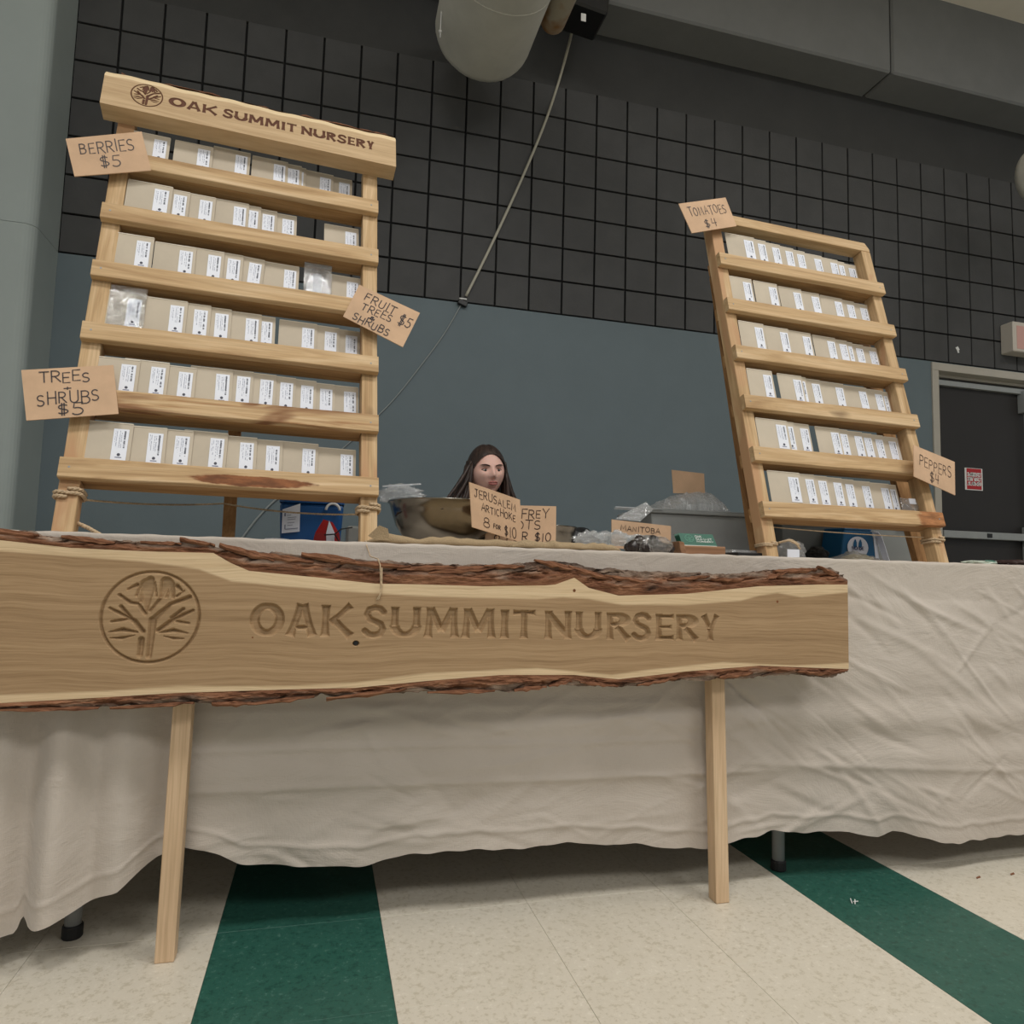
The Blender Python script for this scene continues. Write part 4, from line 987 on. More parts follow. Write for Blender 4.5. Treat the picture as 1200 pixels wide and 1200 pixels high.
# ================================================================== ROPE
def rope(path, r=.0036, n=7, parent=None, strands=3, pitch=.022, mb=None):
    """twisted rope: three helical strands round a path"""
    P = [Vector(p) for p in path]; Q = [P[0]]
    for a, b in zip(P[:-1], P[1:]):
        L = (b-a).length; k = max(1, int(L/.004))
        for i in range(1, k+1): Q.append(a+(b-a)*i/k)
    m_ = mb or MB(); up = Vector((0, 0, 1)); s_ = 0; fr = []
    for i, p in enumerate(Q):
        t = (Q[min(i+1, len(Q)-1)]-Q[max(i-1, 0)]).normalized(); a = t.cross(up)
        if a.length < .1: a = t.orthogonal()
        a.normalize(); b = a.cross(t)
        if i: s_ += (p-Q[i-1]).length
        fr.append((a, b, s_))
    for k in range(strands):
        pts = []
        for p, (a, b, s2) in zip(Q, fr):
            ph = 2*PI*(k/strands+s2/pitch); pts.append(p+(a*math.cos(ph)+b*math.sin(ph))*r*.52)
        m_.tube(pts, r*.56, 5)
    return m_
def post_wrap(R, u0, u1, s_, turns=2, r=.0036, grow=.006):
    pts = []; cx = (u0+u1)/2; cy = .038; a_ = (u1-u0)/2+r+.001; b_ = .0195+r+.001; n = 20*turns
    for i in range(n+1):
        an = 2*PI*i/20-PI/2; c, s2 = math.cos(an), math.sin(an)
        k = (abs(c)**5+abs(s2)**5)**(-.2)
        pts.append(R.w(cx+a_*c*k, cy+b_*s2*k, s_-grow*2*r/.0072*i/20*1.25+.003*math.sin(an)))
    return pts
def rope_obj(paths, label, r=.0036, name='jute_rope'):
    m_ = MB()
    for p in paths: rope(p, r, mb=m_)
    return m_.build(name, M_TWINE, smooth=True, label=label, cat='rope')
w1 = post_wrap(RL, 0, .037, .098, 2, .0042); w2 = post_wrap(RL, .581, .618, .100, 2, .0042)
tail = [tuple(at(88, 612, 1.56)), tuple(at(104, 619, 1.535)), tuple(at(121, 629, 1.505)), tuple(at(138, 637.5, 1.48))]
rope_obj([w1], 'thick jute rope wound twice round the left foot of the left rack', .0042)
rope_obj([tail], 'frayed rope end trailing beside the left foot of the left rack', .0042)
rope_obj([w2], 'thick jute rope wound twice round the right foot of the left rack', .0042)
def sag(a, b, s_, n=14): return [Vector(a).lerp(Vector(b), i/n)-Vector((0, 0, s_*4*(i/n)*(1-i/n))) for i in range(n+1)]
rope_obj([sag(RL.w(.044, .05, .086), at(262, 590, 1.885), .006)+sag(at(262, 590, 1.885), RL.w(.575, .05, .084), .008)], 'thin jute line strung from foot to foot of the left rack past its rear leg', .0022, 'jute_line')
w3 = post_wrap(RR, .581, .618, .088, 2, .0036); w4 = post_wrap(RR, 0, .037, .050, 2, .0030, .004)
rope_obj([w3], 'jute rope wound round the right foot of the right rack', .0036)
rope_obj([w4, [RR.w(.043, .02, .048), RR.w(.06, .0, .050), RR.w(.078, -.005, .040), RR.w(.088, -.004, .026)], [RR.w(.060, .0, .050), RR.w(.074, .004, .052), RR.w(.092, .0, .038)]], 'jute rope with a loose bow tied round the left foot of the right rack', .0030)
rope_obj([sag(RR.w(.042, .045, .100), RR.w(.576, .045, .092), .003)], 'thin jute line strung between the feet of the right rack', .0016, 'jute_line')
# ================================================================== ON THE TABLE
def onz(px, y): return at(px, 640, y).x
# steel bowls
def bowl(x, y, R_, H, label, z=TOPZ):
    m_ = MB(); k = R_; pr = [(0, .0), (.50*k, .0), (.62*k, .006), (.76*k, H*.20), (.89*k, H*.48), (.965*k, H*.80), (k, H-.003), (k*1.03, H-.001), (k*1.035, H+.001), (k*1.028, H+.0025), (k*.99, H), (.955*k, H*.80), (.875*k, H*.49), (.745*k, H*.22), (.60*k, .010), (0, .004)]
    m_.lathe(pr, 64); o = m_.build('steel_bowl', M_METAL, smooth=True, label=label, cat='bowl'); o.location = (x, y, z); return o
bowl(onz(528, 1.80), 1.80, .160, .112, 'large stainless steel mixing bowl on burlap behind the Jerusalem artichoke card', TOPZ+.004)
bowl(onz(638, 2.0), 2.02, .100, .082, 'smaller steel bowl half hidden behind the COMFREY ROOTS card')
# potting soil / roots inside the first bowl
m_ = MB(); crumple(m_, (0, 0, 0), (.142, .142, .02), 5, .25, 30, 10, freq=5); o = m_.build('dark_roots', plain('dark_roots', srgb(62, 44, 34), .9, 0, .3, 60, .7), label='dark knobbly roots filling the large steel bowl', cat='roots', kind='stuff'); o.location = (onz(528, 1.80), 1.80, TOPZ+.085)
# burlap sacks, folded
M_BURLAP = plain('burlap', srgb(170, 148, 116), .95, 0, .12, 400, .5)
def cloth_fold(name, px0, px1, y0, y1, h, seed, label, cat, mat, wave=.006):
    """a folded cloth lying on the table: closed lumpy slab with rolled front edge"""
    x0 = onz(px0, y0); x1 = onz(px1, y0); NX, NY = 70, 18; top = []; m_ = MB(); V = []
    prof = [(0, 0), (-.25, .12), (-.32, .38), (-.25, .68), (0, .90), (.35, 1.0), (1, 1.0), (2, .96), (4, .9), (8, .85), (12, .8), (12.4, .4), (12, 0)]
    sc = (y1-y0)/12.4
    for i in range(NX+1):
        u = i/NX; x = x0+(x1-x0)*u; e = min(1, 12*u*(1), 12*(1-u))**.5
        hh_ = h*(.80+.35*mnoise.noise(Vector((u*7, seed, 0)))+.25*mnoise.noise(Vector((u*17, seed, 3))))*max(e, .25)
        off = wave*mnoise.noise(Vector((u*5, seed, 8)))*2
        for (a, b) in prof: V.append((x, y0+off+a*sc*(1 if a > 0 else .9), TOPZ+.0008+hh_*b))
    K = len(prof); F = [(i*K+q, i*K+(q+1) % K, (i+1)*K+(q+1) % K, (i+1)*K+q) for i in range(NX) for q in range(K)]+[tuple(range(K))[::-1], tuple(NX*K+q for q in range(K))]
    m_.add(V, F); return m_.build(name, mat, smooth=True, label=label, cat=cat)
cloth_fold('burlap_sack', 430, 700, 1.50, 1.66, .020, 1, 'burlap sack spread flat along the front of the table under the bowl', 'sack', M_BURLAP)
cloth_fold('burlap_sack', 600, 727, 1.475, 1.60, .017, 6, 'folded burlap sack with a rolled right end beside the bag of dark bulbs', 'sack', M_BURLAP)
# crumpled corner of paper that stands up at the left end of the burlap
m_ = MB(); m_.add([(0, 0, 0), (.03, .004, 0), (.024, .0, .024), (.006, -.004, .030), (-.016, .004, .008)], [(0, 1, 2), (0, 2, 3), (0, 3, 4)])
o = m_.build('kraft_paper', M_BURLAP, label='peaked corner of burlap standing at the left end of the sack', cat='sack'); o.location = (onz(440, 1.475), 1.477, TOPZ+.006)
sm = o.modifiers.new('s', 'SOLIDIFY'); sm.thickness = .002
# zip bag hanging over the bowl rim
def crumpled_bag(name, c, r, seed, label, mat=None, amp=.35, rot=0, flat=None, cat='bag', nu=34, nv=20, freq=2.2, extra=None):
    m_ = MB(); crumple(m_, (0, 0, 0), r, seed, amp, nu, nv, flat, freq)
    o = m_.build(name, mat or M_CLEAR, label=label, cat=cat); o.location = c; o.rotation_euler = (0, 0, rot); return o
p = at(470, 578, 1.86)
zb_ = crumpled_bag('zip_bag', (p.x, 1.86, p.z-.006), (.058, .03, .026), 2, 'crumpled clear zip bag resting on the left rim of the large steel bowl', amp=.4)
m_ = MB(); m_.box(-.05, .05, -.001, .001, 0, .004); q_ = m_.build('zip_strip', M_CLOUDY, zb_); q_.location = (0, -.012, .024); q_.rotation_euler = (0, -.12, 0)
# clear bags and dark bulbs by the MANITOBA card
for i, (px, py, y, r, s_, lab) in enumerate([
    (690, 633, 1.73, (.040, .03, .021), 21, 'crumpled clear bag between the COMFREY ROOTS card and the dark bulbs'),
    (722, 632, 1.72, (.044, .03, .019), 22, 'crumpled clear bag lying against the foot of the MANITOBA card'),
    (752, 634, 1.70, (.038, .026, .015), 23, 'crumpled clear bag mouth just above the dark bulbs')]):
    p = at(px, py, y); crumpled_bag('clear_bag', (p.x, y, max(p.z, TOPZ+r[2]*.9)), r, s_, lab, amp=.5, flat=-r[2]*.9, freq=3)
M_BULB = plain('dark_bulb', srgb(44, 36, 34), .22, 0, .4, 60, .5)
bp = [(742, 1.60), (757, 1.59), (772, 1.60), (784, 1.61), (749, 1.635), (764, 1.64), (778, 1.64), (738, 1.64), (750, 1.605), (766, 1.60)]
for i, (px, y) in enumerate(bp):
    m_ = MB(); r = random.Random(i).uniform(.013, .016); up = .017 if i >= 8 else 0
    m_.ell((0, 0, 0), (r*1.1, r, r*.95), 14, 10, 0, lambda p, q, i=i: q*(1+.18*mnoise.noise(p*3+Vector((i*3, 0, 0)))+(.25*max(0, p.z)**6)))
    o = m_.build('dark_bulb', M_BULB, smooth=True, label='small dark bulb in the clear bag in front of the MANITOBA card', cat='bulb', group='dark bulbs in the clear bag'); o.location = (onz(px, y), y, TOPZ+r*.95+up+.001); o.rotation_euler = (random.uniform(-1, 1), random.uniform(-1, 1), random.uniform(0, 3))
p = at(763, 645, 1.612); crumpled_bag('clear_bag', (p.x, 1.615, TOPZ+.021), (.058, .046, .026), 31, 'clear bag stretched over the dark bulbs at the front of the table', M_THIN, .12, flat=-.0195)
# grey lidded bin
def grey_bin(px0, px1, y, h, d, label, name='lidded_bin', mat=None, lid_px=None, w_extra=.0):
    x0 = onz(px0, y); x1 = onz(px1, y); cx = (x0+x1)/2; w = (x1-x0)/2; root = empty(name, (cx, y, TOPZ), label=label, cat='bin'); mat = mat or M_GREYMET
    m_ = MB(); t = .012; m_.hexa([(-w+t, 0, .001), (w-t, 0, .001), (-w+t, d, .001), (w-t, d, .001), (-w, -.004, h-.014), (w, -.004, h-.014), (-w, d, h-.014), (w, d, h-.014)]); m_.build('body', mat, root, bevel=.004)
    l0 = -w-.008; l1 = w+.008
    if lid_px: l0 = onz(lid_px[0], y)-cx; l1 = onz(lid_px[1], y)-cx
    m_ = MB(); m_.box(l0, l1, -.012, d+.008, h-.014, h-.004); m_.box(l0+.012, l1-.012, .0, d-.004, h-.004, h+.001); m_.build('lid', mat, root, bevel=.003)
    return root
hb = at(820, 600, 2.0).z-TOPZ
gb = grey_bin(762, 886, 2.0, hb+.004, .22, 'grey lidded bin behind the green card box and MANITOBA card', lid_px=(757, 888))
m_ = MB(); x_ = onz(716, 2.0)-onz(824, 2.0); m_.add([(x_, -.02, hb+.002), (x_+.16, -.02, hb+.002), (x_+.16, .06, hb+.002), (x_+.03, .06, hb+.002)], [(0, 1, 2, 3)]); o = m_.build('loose_lid_flap', M_CLOUDY, gb); sm = o.modifiers.new('s', 'SOLIDIFY'); sm.thickness = .002
# plastic bag slumped over the bin
def film(pts, label, name='plastic_bag', mat=None, seed=0, amp=.008, y=2.02, dpt=.12):
    """crumpled film heap: silhouette line (px, py) gives its height along x"""
    N = 48; K = 14; xs = [onz(a, y) for a, b in pts]; zs = [at(a, b, y).z for a, b in pts]; base = min(zs); m_ = MB(); V = []
    for j in range(K+1):
        t = j/K
        for i in range(N+1):
            x = xs[0]+(xs[-1]-xs[0])*i/N; z = float(np.interp(x, xs, zs)); hgt = z-base
            q = math.sin(PI*t)**.6; n_ = mnoise.fractal(Vector((x*40, t*5, seed)), 1, 2, 3)
            V.append((x+amp*.5*n_, y-dpt*.35+dpt*t+amp*n_*.6, base+hgt*q+amp*abs(n_)*q*.9))
    F = [(j*(N+1)+i, j*(N+1)+i+1, (j+1)*(N+1)+i+1, (j+1)*(N+1)+i) for j in range(K) for i in range(N)]
    m_.add(V, F); return m_.build(name, mat or M_CLEAR, label=label, cat='bag')
film([(752, 600), (770, 590), (785, 583), (800, 577), (818, 574), (835, 578), (846, 588), (852, 600)], 'clear plastic bag slumped on top of the grey lidded bin', y=2.06, seed=3, mat=M_CLOUDY)
m_ = MB(); P = [at(722, 607, 1.975), at(757, 598, 1.985), at(775, 590, 1.985), at(752, 611, 1.975), at(765, 599, 1.98)]
m_.add([at(721, 608, 1.965), at(750, 611, 1.965), at(766, 597, 1.978), at(757, 588, 1.985), at(740, 597, 1.972)], [(0, 1, 2, 3, 4)]); o = m_.build('plastic_bag', M_CLEAR, label='neck of a clear plastic bag hanging down the left side of the grey bin', cat='bag'); sm = o.modifiers.new('s', 'SOLIDIFY'); sm.thickness = .0015
# black bag behind the small bowl
p = at(668, 625, 2.14); crumpled_bag('black_bag', (onz(672, 2.14), 2.14, TOPZ+.038), (.105, .07, .058), 9, 'black cloth bag lying low behind the smaller steel bowl', M_BLACK, .12, flat=-.036, freq=1.2)
# card box: bark-edged wooden block with green cards
x0 = onz(800, 1.62); x1 = onz(850, 1.62); cx = (x0+x1)/2; w = (x1-x0)/2
bx = empty('card_holder', (cx, 1.62, TOPZ), label='small bark-edged wooden card holder with green cards lettered OAK SUMMIT', cat='card holder')
M_BARKW = wood('bark_wood', srgb(112, 78, 56), srgb(150, 112, 84), srgb(176, 138, 106), 'x', 1.5)
wobble_board(-w, w, 0, .05, .0, .026, .001, 3).build('wooden_block', M_BARKW, bx)
m_ = MB(); m_.hexa([(-w-.004, -.002, .0), (-w+.012, -.004, 0), (-w-.004, .05, 0), (-w+.012, .05, 0), (-w-.012, -.002, .036), (-w+.002, -.004, .034), (-w-.012, .05, .036), (-w+.002, .05, .034)]); m_.build('end_slip', M_BARKW, bx, bevel=.002)
M_GRN = plain('green_card', srgb(24, 92, 72), .45); M_WCARD = plain('white_card', srgb(210, 214, 208), .5)
for k in range(5):
    m_ = MB(); yk = .006+k*.006; m_.hexa([(-w+.004, yk, .024), (w-.018, yk, .024), (-w+.004, yk+.001, .024), (w-.018, yk+.001, .024), (-w+.000, yk+.017, .058-k*.0006), (w-.024, yk+.017, .058-k*.0006), (-w, yk+.018, .058-k*.0006), (w-.024, yk+.018, .058-k*.0006)]); c_ = m_.build('card', M_GRN, bx)
    if k == 0:
        def fc(a, b, o=0):
            A = Vector((-w+.004, yk, .024)); B = Vector((w-.018, yk, .024)); D = Vector((-w, yk+.017, .058)); return A+(B-A)*a+(D-A)*b+Vector((0, -.0008, 0))
        m_ = MB(); st = text_strokes('OAK', .44, .62, .72, .86, 0)+text_strokes('SUMMIT', .44, .90, .50, .66, 0)+text_strokes('NURSERY', .44, .92, .36, .43, 0)
        L1 = .085
        ribbons(m_, [[(a*L1, b*.038) for a, b in s_] for s_ in st], .0011, lambda a, b: fc(a/L1, b/.038)); m_.build('lettering', M_WCARD, c_)
        m_ = MB(); ribbons(m_, [[(.022+.010*math.cos(t*PI/8), .024+.010*math.sin(t*PI/8)) for t in range(17)], [(.022, .015), (.022, .030)], [(.022, .022), (.015, .028)], [(.022, .022), (.029, .028)], [(.022, .018), (.014, .020)], [(.022, .018), (.030, .020)]], .0008, lambda a, b: fc(a/L1, b/.038)); m_.build('tree_emblem', plain('pale_green_print', srgb(96, 160, 136), .5), c_)
        m_ = MB(); v0 = [fc(.0, .02), fc(.98, .02), fc(.98, .10), fc(.0, .10)]; m_.add(v0, [(0, 1, 2, 3)]); m_.build('white_edge', M_WCARD, c_)
# black card reader
m_ = MB(); xa, xb = onz(857, 1.64), onz(897, 1.64); m_.add(*bmesh_box(-(xb-xa)/2, (xb-xa)/2, -.03, .05, 0, .013, .002)); o = m_.build('card_reader', M_BLACK, label='flat black card reader beside the wooden card holder', cat='card reader'); o.location = ((xa+xb)/2, 1.64, TOPZ)
m_ = MB(); m_.box(-(xb-xa)/2+.002, (xb-xa)/2-.004, .0, .05, .0130, .020); m_.build('clear_top', M_CLOUDY, o)

# left of the bowls: blue tote, red pouch, white tub, cable
y = 1.93; xa, xb = onz(325, y), onz(401, y); h_ = at(360, 584, y).z-TOPZ; w = (xb-xa)/2
M_BLUE = plain('blue_plastic', srgb(22, 82, 142), .4)
tote = empty('blue_bin', ((xa+xb)/2, y, TOPZ), label='blue plastic bin with a paper label under the left rack', cat='bin')
m_ = MB(); m_.hexa([(-w+.006, 0, .0), (w-.006, 0, .0), (-w+.006, .12, 0), (w-.006, .12, 0), (-w, 0, h_*.9), (w, 0, h_*.9), (-w, .12, h_*.9), (w, .12, h_*.9)]); m_.build('body', M_BLUE, tote, bevel=.01)
m_ = MB(); m_.add(*bmesh_box(-w-.001, w+.001, -.004, .124, h_*.88, h_, .012)); m_.build('lid', M_BLUE, tote)
m_ = MB(); pl = [at(331, 597, y-.005), at(352, 590, y-.005), at(351, 623, y-.005), at(330, 625, y-.005)]; m_.add([p_-Vector(((xa+xb)/2, y, TOPZ)) for p_ in pl]+[p_-Vector(((xa+xb)/2, y-.0012, TOPZ)) for p_ in pl], [(3, 2, 1, 0), (4, 5, 6, 7)]); lb = m_.build('paper_label', M_LABEL, tote)
m_ = MB()
c0 = Vector(((xa+xb)/2, y, TOPZ)); A, B, D = pl[3]-c0, pl[2]-c0, pl[0]-c0
for r_, (a, b, v_, hh_) in enumerate([(.12, .2, .7, .14), (.25, .5, .72, .02), (.3, .8, .62, .02), (.3, .75, .54, .02), (.2, .9, .14, .03), (.15, .2, .15, .2), (.3, .7, .4, .02), (.3, .6, .3, .02)]):
    m_.add([A+(B-A)*s_+(D-A)*t_+Vector((0, -.0012, 0)) for s_, t_ in ((a, v_), (b, v_), (b, v_+hh_), (a, v_+hh_))], [(0, 1, 2, 3)])
m_.build('label_print', M_INK, lb)
m_ = MB(); hc = at(390, 598, y-.012)-c0; m_.tube([hc+Vector((.0175*math.cos(a), 0, .0175*math.sin(a))) for a in np.linspace(0, PI, 13)], .0035, 8); m_.build('arched_handle', M_WHITE, tote, smooth=True)
y = 1.80; p = at(383, 628, y); M_REDP = plain('red_foil', srgb(176, 36, 36), .35, 0, .2, 20, .3)
pr_ = empty('red_pouch', (p.x, y, TOPZ), label='red and white pouch standing in front of the blue bin', cat='pouch')
m_ = MB(); m_.add([(-.034, -.006, 0), (.034, -.006, 0), (.034, .01, 0), (-.034, .01, 0), (-.028, -.008, .03), (.030, -.008, .03), (-.010, 0, .064), (.012, .0, .058)], [(0, 1, 2, 3), (0, 4, 5, 1), (4, 6, 7, 5), (1, 5, 2), (0, 3, 4), (5, 7, 2), (4, 3, 6), (3, 2, 7, 6)]); m_.build('red_body', M_REDP, pr_)
m_ = MB(); m_.add([(.0, -.0075, 0), (.018, -.0075, 0), (.019, -.0095, .03), (.004, -.0025, .062), (-.002, -.0098, .03)], [(0, 4, 3, 2, 1)]); m_.build('white_stripe', M_LABEL, pr_)
y = 1.84; xa, xb = onz(405, y), onz(437, y); m_ = MB(); m_.add(*bmesh_box(-(xb-xa)/2, (xb-xa)/2, 0, .06, 0, at(410, 616, y).z-TOPZ, .006)); o = m_.build('white_tub', plain('milky_tub', srgb(150, 152, 148), .4), label='pale square tub half behind the right foot of the left rack', cat='tub'); o.location = ((xa+xb)/2, y, TOPZ)
m_ = MB(); m_.tube([at(427, 626, 1.835), at(422, 628, 1.832), at(421, 634, 1.832), at(427, 638, 1.835)], .0016, 6); m_.build('black_loop', M_BLACK, o).location = (-(xa+xb)/2, -1.84, -TOPZ)
m_ = MB(); m_.tube([at(380, 627, 1.775), at(392, 626, 1.78), at(400, 620, 1.785), at(413, 618, 1.79)], .0018, 6); m_.tube([at(392, 626, 1.78), at(397, 634, 1.778), at(405, 641, 1.775)], .0018, 6)
m_.build('black_cable', M_BLACK, smooth=True, label='thin black cable tie across the red pouch', cat='cable')
m_ = MB(); xa = onz(325, 1.7); crumple(m_, (0, 0, 0), (.034, .02, .006), 4, .2, 20, 8, flat=-.004); o = m_.build('paper_scrap', M_LABEL, label='flat white paper scrap on the table in front of the blue bin', cat='paper'); o.location = (xa, 1.7, TOPZ+.0045)

# behind and under the right rack
y = 1.95; xa, xb = onz(986, y), onz(1024, y); h_ = at(1005, 619, y).z-TOPZ; M_BLU2 = plain('teal_blue_carton', srgb(18, 98, 146), .45)
bt = empty('blue_carton', ((xa+xb)/2, y, TOPZ), label='blue carton with a white oval label behind the foot of the right rack', cat='carton'); w = (xb-xa)/2
m_ = MB(); m_.hexa([(-w-.006, 0, 0), (w+.012, .0, 0), (-w-.006, .1, 0), (w+.012, .1, 0), (-w+.01, 0, h_*.93), (w-.004, 0, h_*.93), (-w+.01, .1, h_*.93), (w-.004, .1, h_*.93)]); m_.box(-w+.012, w-.006, 0, .1, h_*.93, h_); m_.build('carton_body', M_BLU2, bt, bevel=.004)
m_ = MB(); N = 24; cz0 = .056; m_.add([(-.002, -.003, cz0)]+[(-.002+.041*math.cos(2*PI*i/N), -.003, cz0+.036*math.sin(2*PI*i/N)) for i in range(N)], [(0, i+1, (i+1) % N+1) for i in range(N)]); ov = m_.build('white_oval', M_LABEL, bt)
m_ = MB()
for sx in (-.014, .006):
    m_.add([(sx-.007, -.0045, cz0+.002), (sx+.007, -.0045, cz0+.002), (sx+.0065, -.0045, cz0+.016), (sx+.003, -.0045, cz0+.026), (sx-.001, -.0045, cz0+.026), (sx-.005, -.0045, cz0+.016)], [(0, 1, 2, 3, 4, 5)])
m_.build('blue_drops', M_BLU2, ov)
m_ = MB(); ribbons(m_, text_strokes('WONDE', -.026, .018, cz0-.008, cz0+.002, .04), .0026, lambda a, b: (a, -.0052, b)); m_.build('dark_lettering', plain('navy_print', srgb(14, 34, 92), .5), ov)
m_ = MB(); m_.hexa([(w+.006, -.002, 0), (w+.032, .01, 0), (w+.008, .09, 0), (w+.034, .09, 0), (w-.002, -.002, h_*.78), (w+.022, .01, h_*.74), (w, .09, h_*.78), (w+.024, .09, h_*.74)]); m_.build('white_side', M_LABEL, bt)
m_ = MB(); sp_ = [(w-.012, .93), (w+.006, .92), (w+.020, .80), (w+.034, .50), (w+.046, .22), (w+.056, .03)]
V = [(x, -.012, z*h_) for x, z in sp_]+[(x+.012, -.010, z*h_+.004) for x, z in sp_]+[(x, .012, z*h_) for x, z in sp_]
m_.add([(x, -.014, z*h_) for x, z in sp_]+[(x, .012, z*h_) for x, z in sp_], [(i, i+1, 7+i, 6+i) for i in range(5)]); o = m_.build('white_strap', M_LABEL, bt); sm = o.modifiers.new('s', 'SOLIDIFY'); sm.thickness = .002
M_TOTE = plain('grey_translucent_tote', srgb(128, 131, 128), .4)
y = 2.06; h_ = at(1040, 616, y).z-TOPZ
gt = grey_bin(915, 1076, y, h_+.008, .14, 'grey storage tote with a red and white tag on its lid, behind the right rack', 'storage_tote', M_TOTE, (905, 1082))
cx_ = (onz(915, y)+onz(1076, y))/2; a, b = onz(1049, y)-cx_, onz(1066, y)-cx_
m_ = MB(); m_.box(a, b, -.0145, -.0125, h_-.012, h_+.010); tg = m_.build('white_tag', M_LABEL, gt)
m_ = MB(); m_.box(a+.006, b-.001, -.0155, -.0147, h_-.003, h_+.009); m_.build('red_patch', M_RED, tg)
p = onz(957, 1.97); crumpled_bag('black_pouch', (p, 1.97, TOPZ+.022), (.04, .03, .034), 14, 'black pouch slumped against the grey storage tote', M_BLACK, .15, flat=-.021, freq=1.4)
# clear bag with white tag, and bag with beige filling
p = at(938, 648, 1.66); cb = crumpled_bag('clear_bag', (p.x, 1.70, TOPZ+.026), (.040, .030, .030), 41, 'upright crumpled clear bag with a white tag beside the left foot of the right rack', amp=.45, flat=-.0255)
m_ = MB(); a, b = onz(922, 1.64)-p.x, onz(936, 1.64)-p.x; m_.box(a, b, -.063, -.061, -.025, .001); m_.build('white_tag', M_LABEL, cb)
film([(962, 660), (975, 655), (990, 651), (1003, 646), (1015, 650), (1030, 656), (1050, 660)], 'clear bag of beige flakes lying flat in front of the blue carton', y=1.70, seed=8, dpt=.09)
m_ = MB(); crumple(m_, (0, 0, 0), (.050, .028, .014), 44, .15, 22, 10, flat=-.009); o = m_.build('beige_flakes', plain('beige_flakes', srgb(196, 182, 140), .8, 0, .15, 60, .4), label='beige flakes inside the flat clear bag', cat='flakes', kind='stuff'); o.location = (onz(1003, 1.72), 1.715, TOPZ+.0095)
# far right: packets lying flat
M_GP = plain('green_white_packet', srgb(190, 200, 186), .4, 0, .1, 9)
m_ = MB(); crumple(m_, (0, 0, 0), (.055, .04, .007), 51, .25, 24, 8, flat=-.005); o = m_.build('green_packet', M_GP, label='crumpled green and white packet lying on the cloth right of the right rack', cat='packet'); o.location = (onz(1148, 1.56), 1.56, TOPZ+.0055)
m_ = MB(); m_.add([(-.02, -.033, .002), (.016, -.036, .002), (.012, -.03, .0075), (-.014, -.028, .0075)], [(0, 1, 2, 3)]); m_.build('green_print', M_GRN, o)
m_ = MB(); crumple(m_, (0, 0, 0), (.045, .05, .010), 55, .25, 24, 8, flat=-.006); o = m_.build('brown_pouch', plain('dark_brown_leather', srgb(52, 32, 28), .5, 0, .2, 30, .3), label='dark brown pouch lying on the cloth at the right edge', cat='pouch'); o.location = (onz(1187, 1.52), 1.53, TOPZ+.0065)
m_ = MB(); crumple(m_, (0, 0, 0), (.035, .03, .010), 57, .3, 20, 8, flat=-.008); o = m_.build('clear_packet', M_CLOUDY, label='small clear packet behind the dark brown pouch at the right edge', cat='packet'); o.location = (onz(1205, 1.62), 1.62, TOPZ+.0085)

# under the table
def carton(name, px, y, w, d, h, mat, label, rz=0):
    p = at(px, 1000, y); o = empty(name, (p.x, y, 0), rz, label=label, cat='box'); m_ = MB(); m_.add(*bmesh_box(-w/2, w/2, 0, d, 0, h, .002)); m_.build('box_body', mat, o)
    m_ = MB()
    for s_ in (-1, 1): m_.hexa([(-w/2, d/2*(s_ > 0)+.001, h), (w/2, d/2*(s_ > 0)+.001, h), (-w/2, d/2*(s_ > 0)+d/2-.001, h), (w/2, d/2*(s_ > 0)+d/2-.001, h), (-w/2, d/2*(s_ > 0)+.001, h+.003), (w/2, d/2*(s_ > 0)+.001, h+.003), (-w/2, d/2*(s_ > 0)+d/2-.001, h+.003), (w/2, d/2*(s_ > 0)+d/2-.001, h+.003)])
    m_.build('flap', mat, o); return o
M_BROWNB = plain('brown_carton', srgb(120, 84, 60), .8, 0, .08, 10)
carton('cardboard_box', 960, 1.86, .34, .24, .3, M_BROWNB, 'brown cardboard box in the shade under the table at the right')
carton('dark_tote', 285, 1.92, .36, .26, .34, plain('dark_tote', srgb(34, 28, 32), .6), 'dark box added to deepen the shade under the table between the left legs')  # this box and the next are added to darken the under-table space
carton('dark_tote', 560, 1.98, .5, .22, .34, plain('added_dark_box_b', srgb(40, 40, 42), .6), 'dark grey box added to darken the space deep under the middle of the table')

# scraps on the floor
m_ = MB()
for (a, b) in (((0, 0), (.010, .012)), ((.004, .010), (.012, .004)), ((-.004, .004), (.004, .018))): m_.tube([(a[0], a[1], .001), (b[0], b[1], .004)], .0012, 5)
o = m_.build('paper_shred', M_WHITE, label='tiny white shred lying on the right green floor stripe', cat='litter'); o.location = atz(1002, 1060, .0003)
for px, py in ((1145, 1030), (1185, 1026)):
    m_ = MB(); m_.add([(0, 0, .0008), (.016, .004, .0008), (.018, .009, .0025), (.004, .006, .0015)], [(0, 1, 2, 3)]); o = m_.build('leaf_bit', M_BARK, label=('left' if px < 1160 else 'right')+' one of two dark leaf bits on the cream floor at the right edge', cat='litter'); o.location = atz(px, py, .0003); sm = o.modifiers.new('s', 'SOLIDIFY'); sm.thickness = .0008

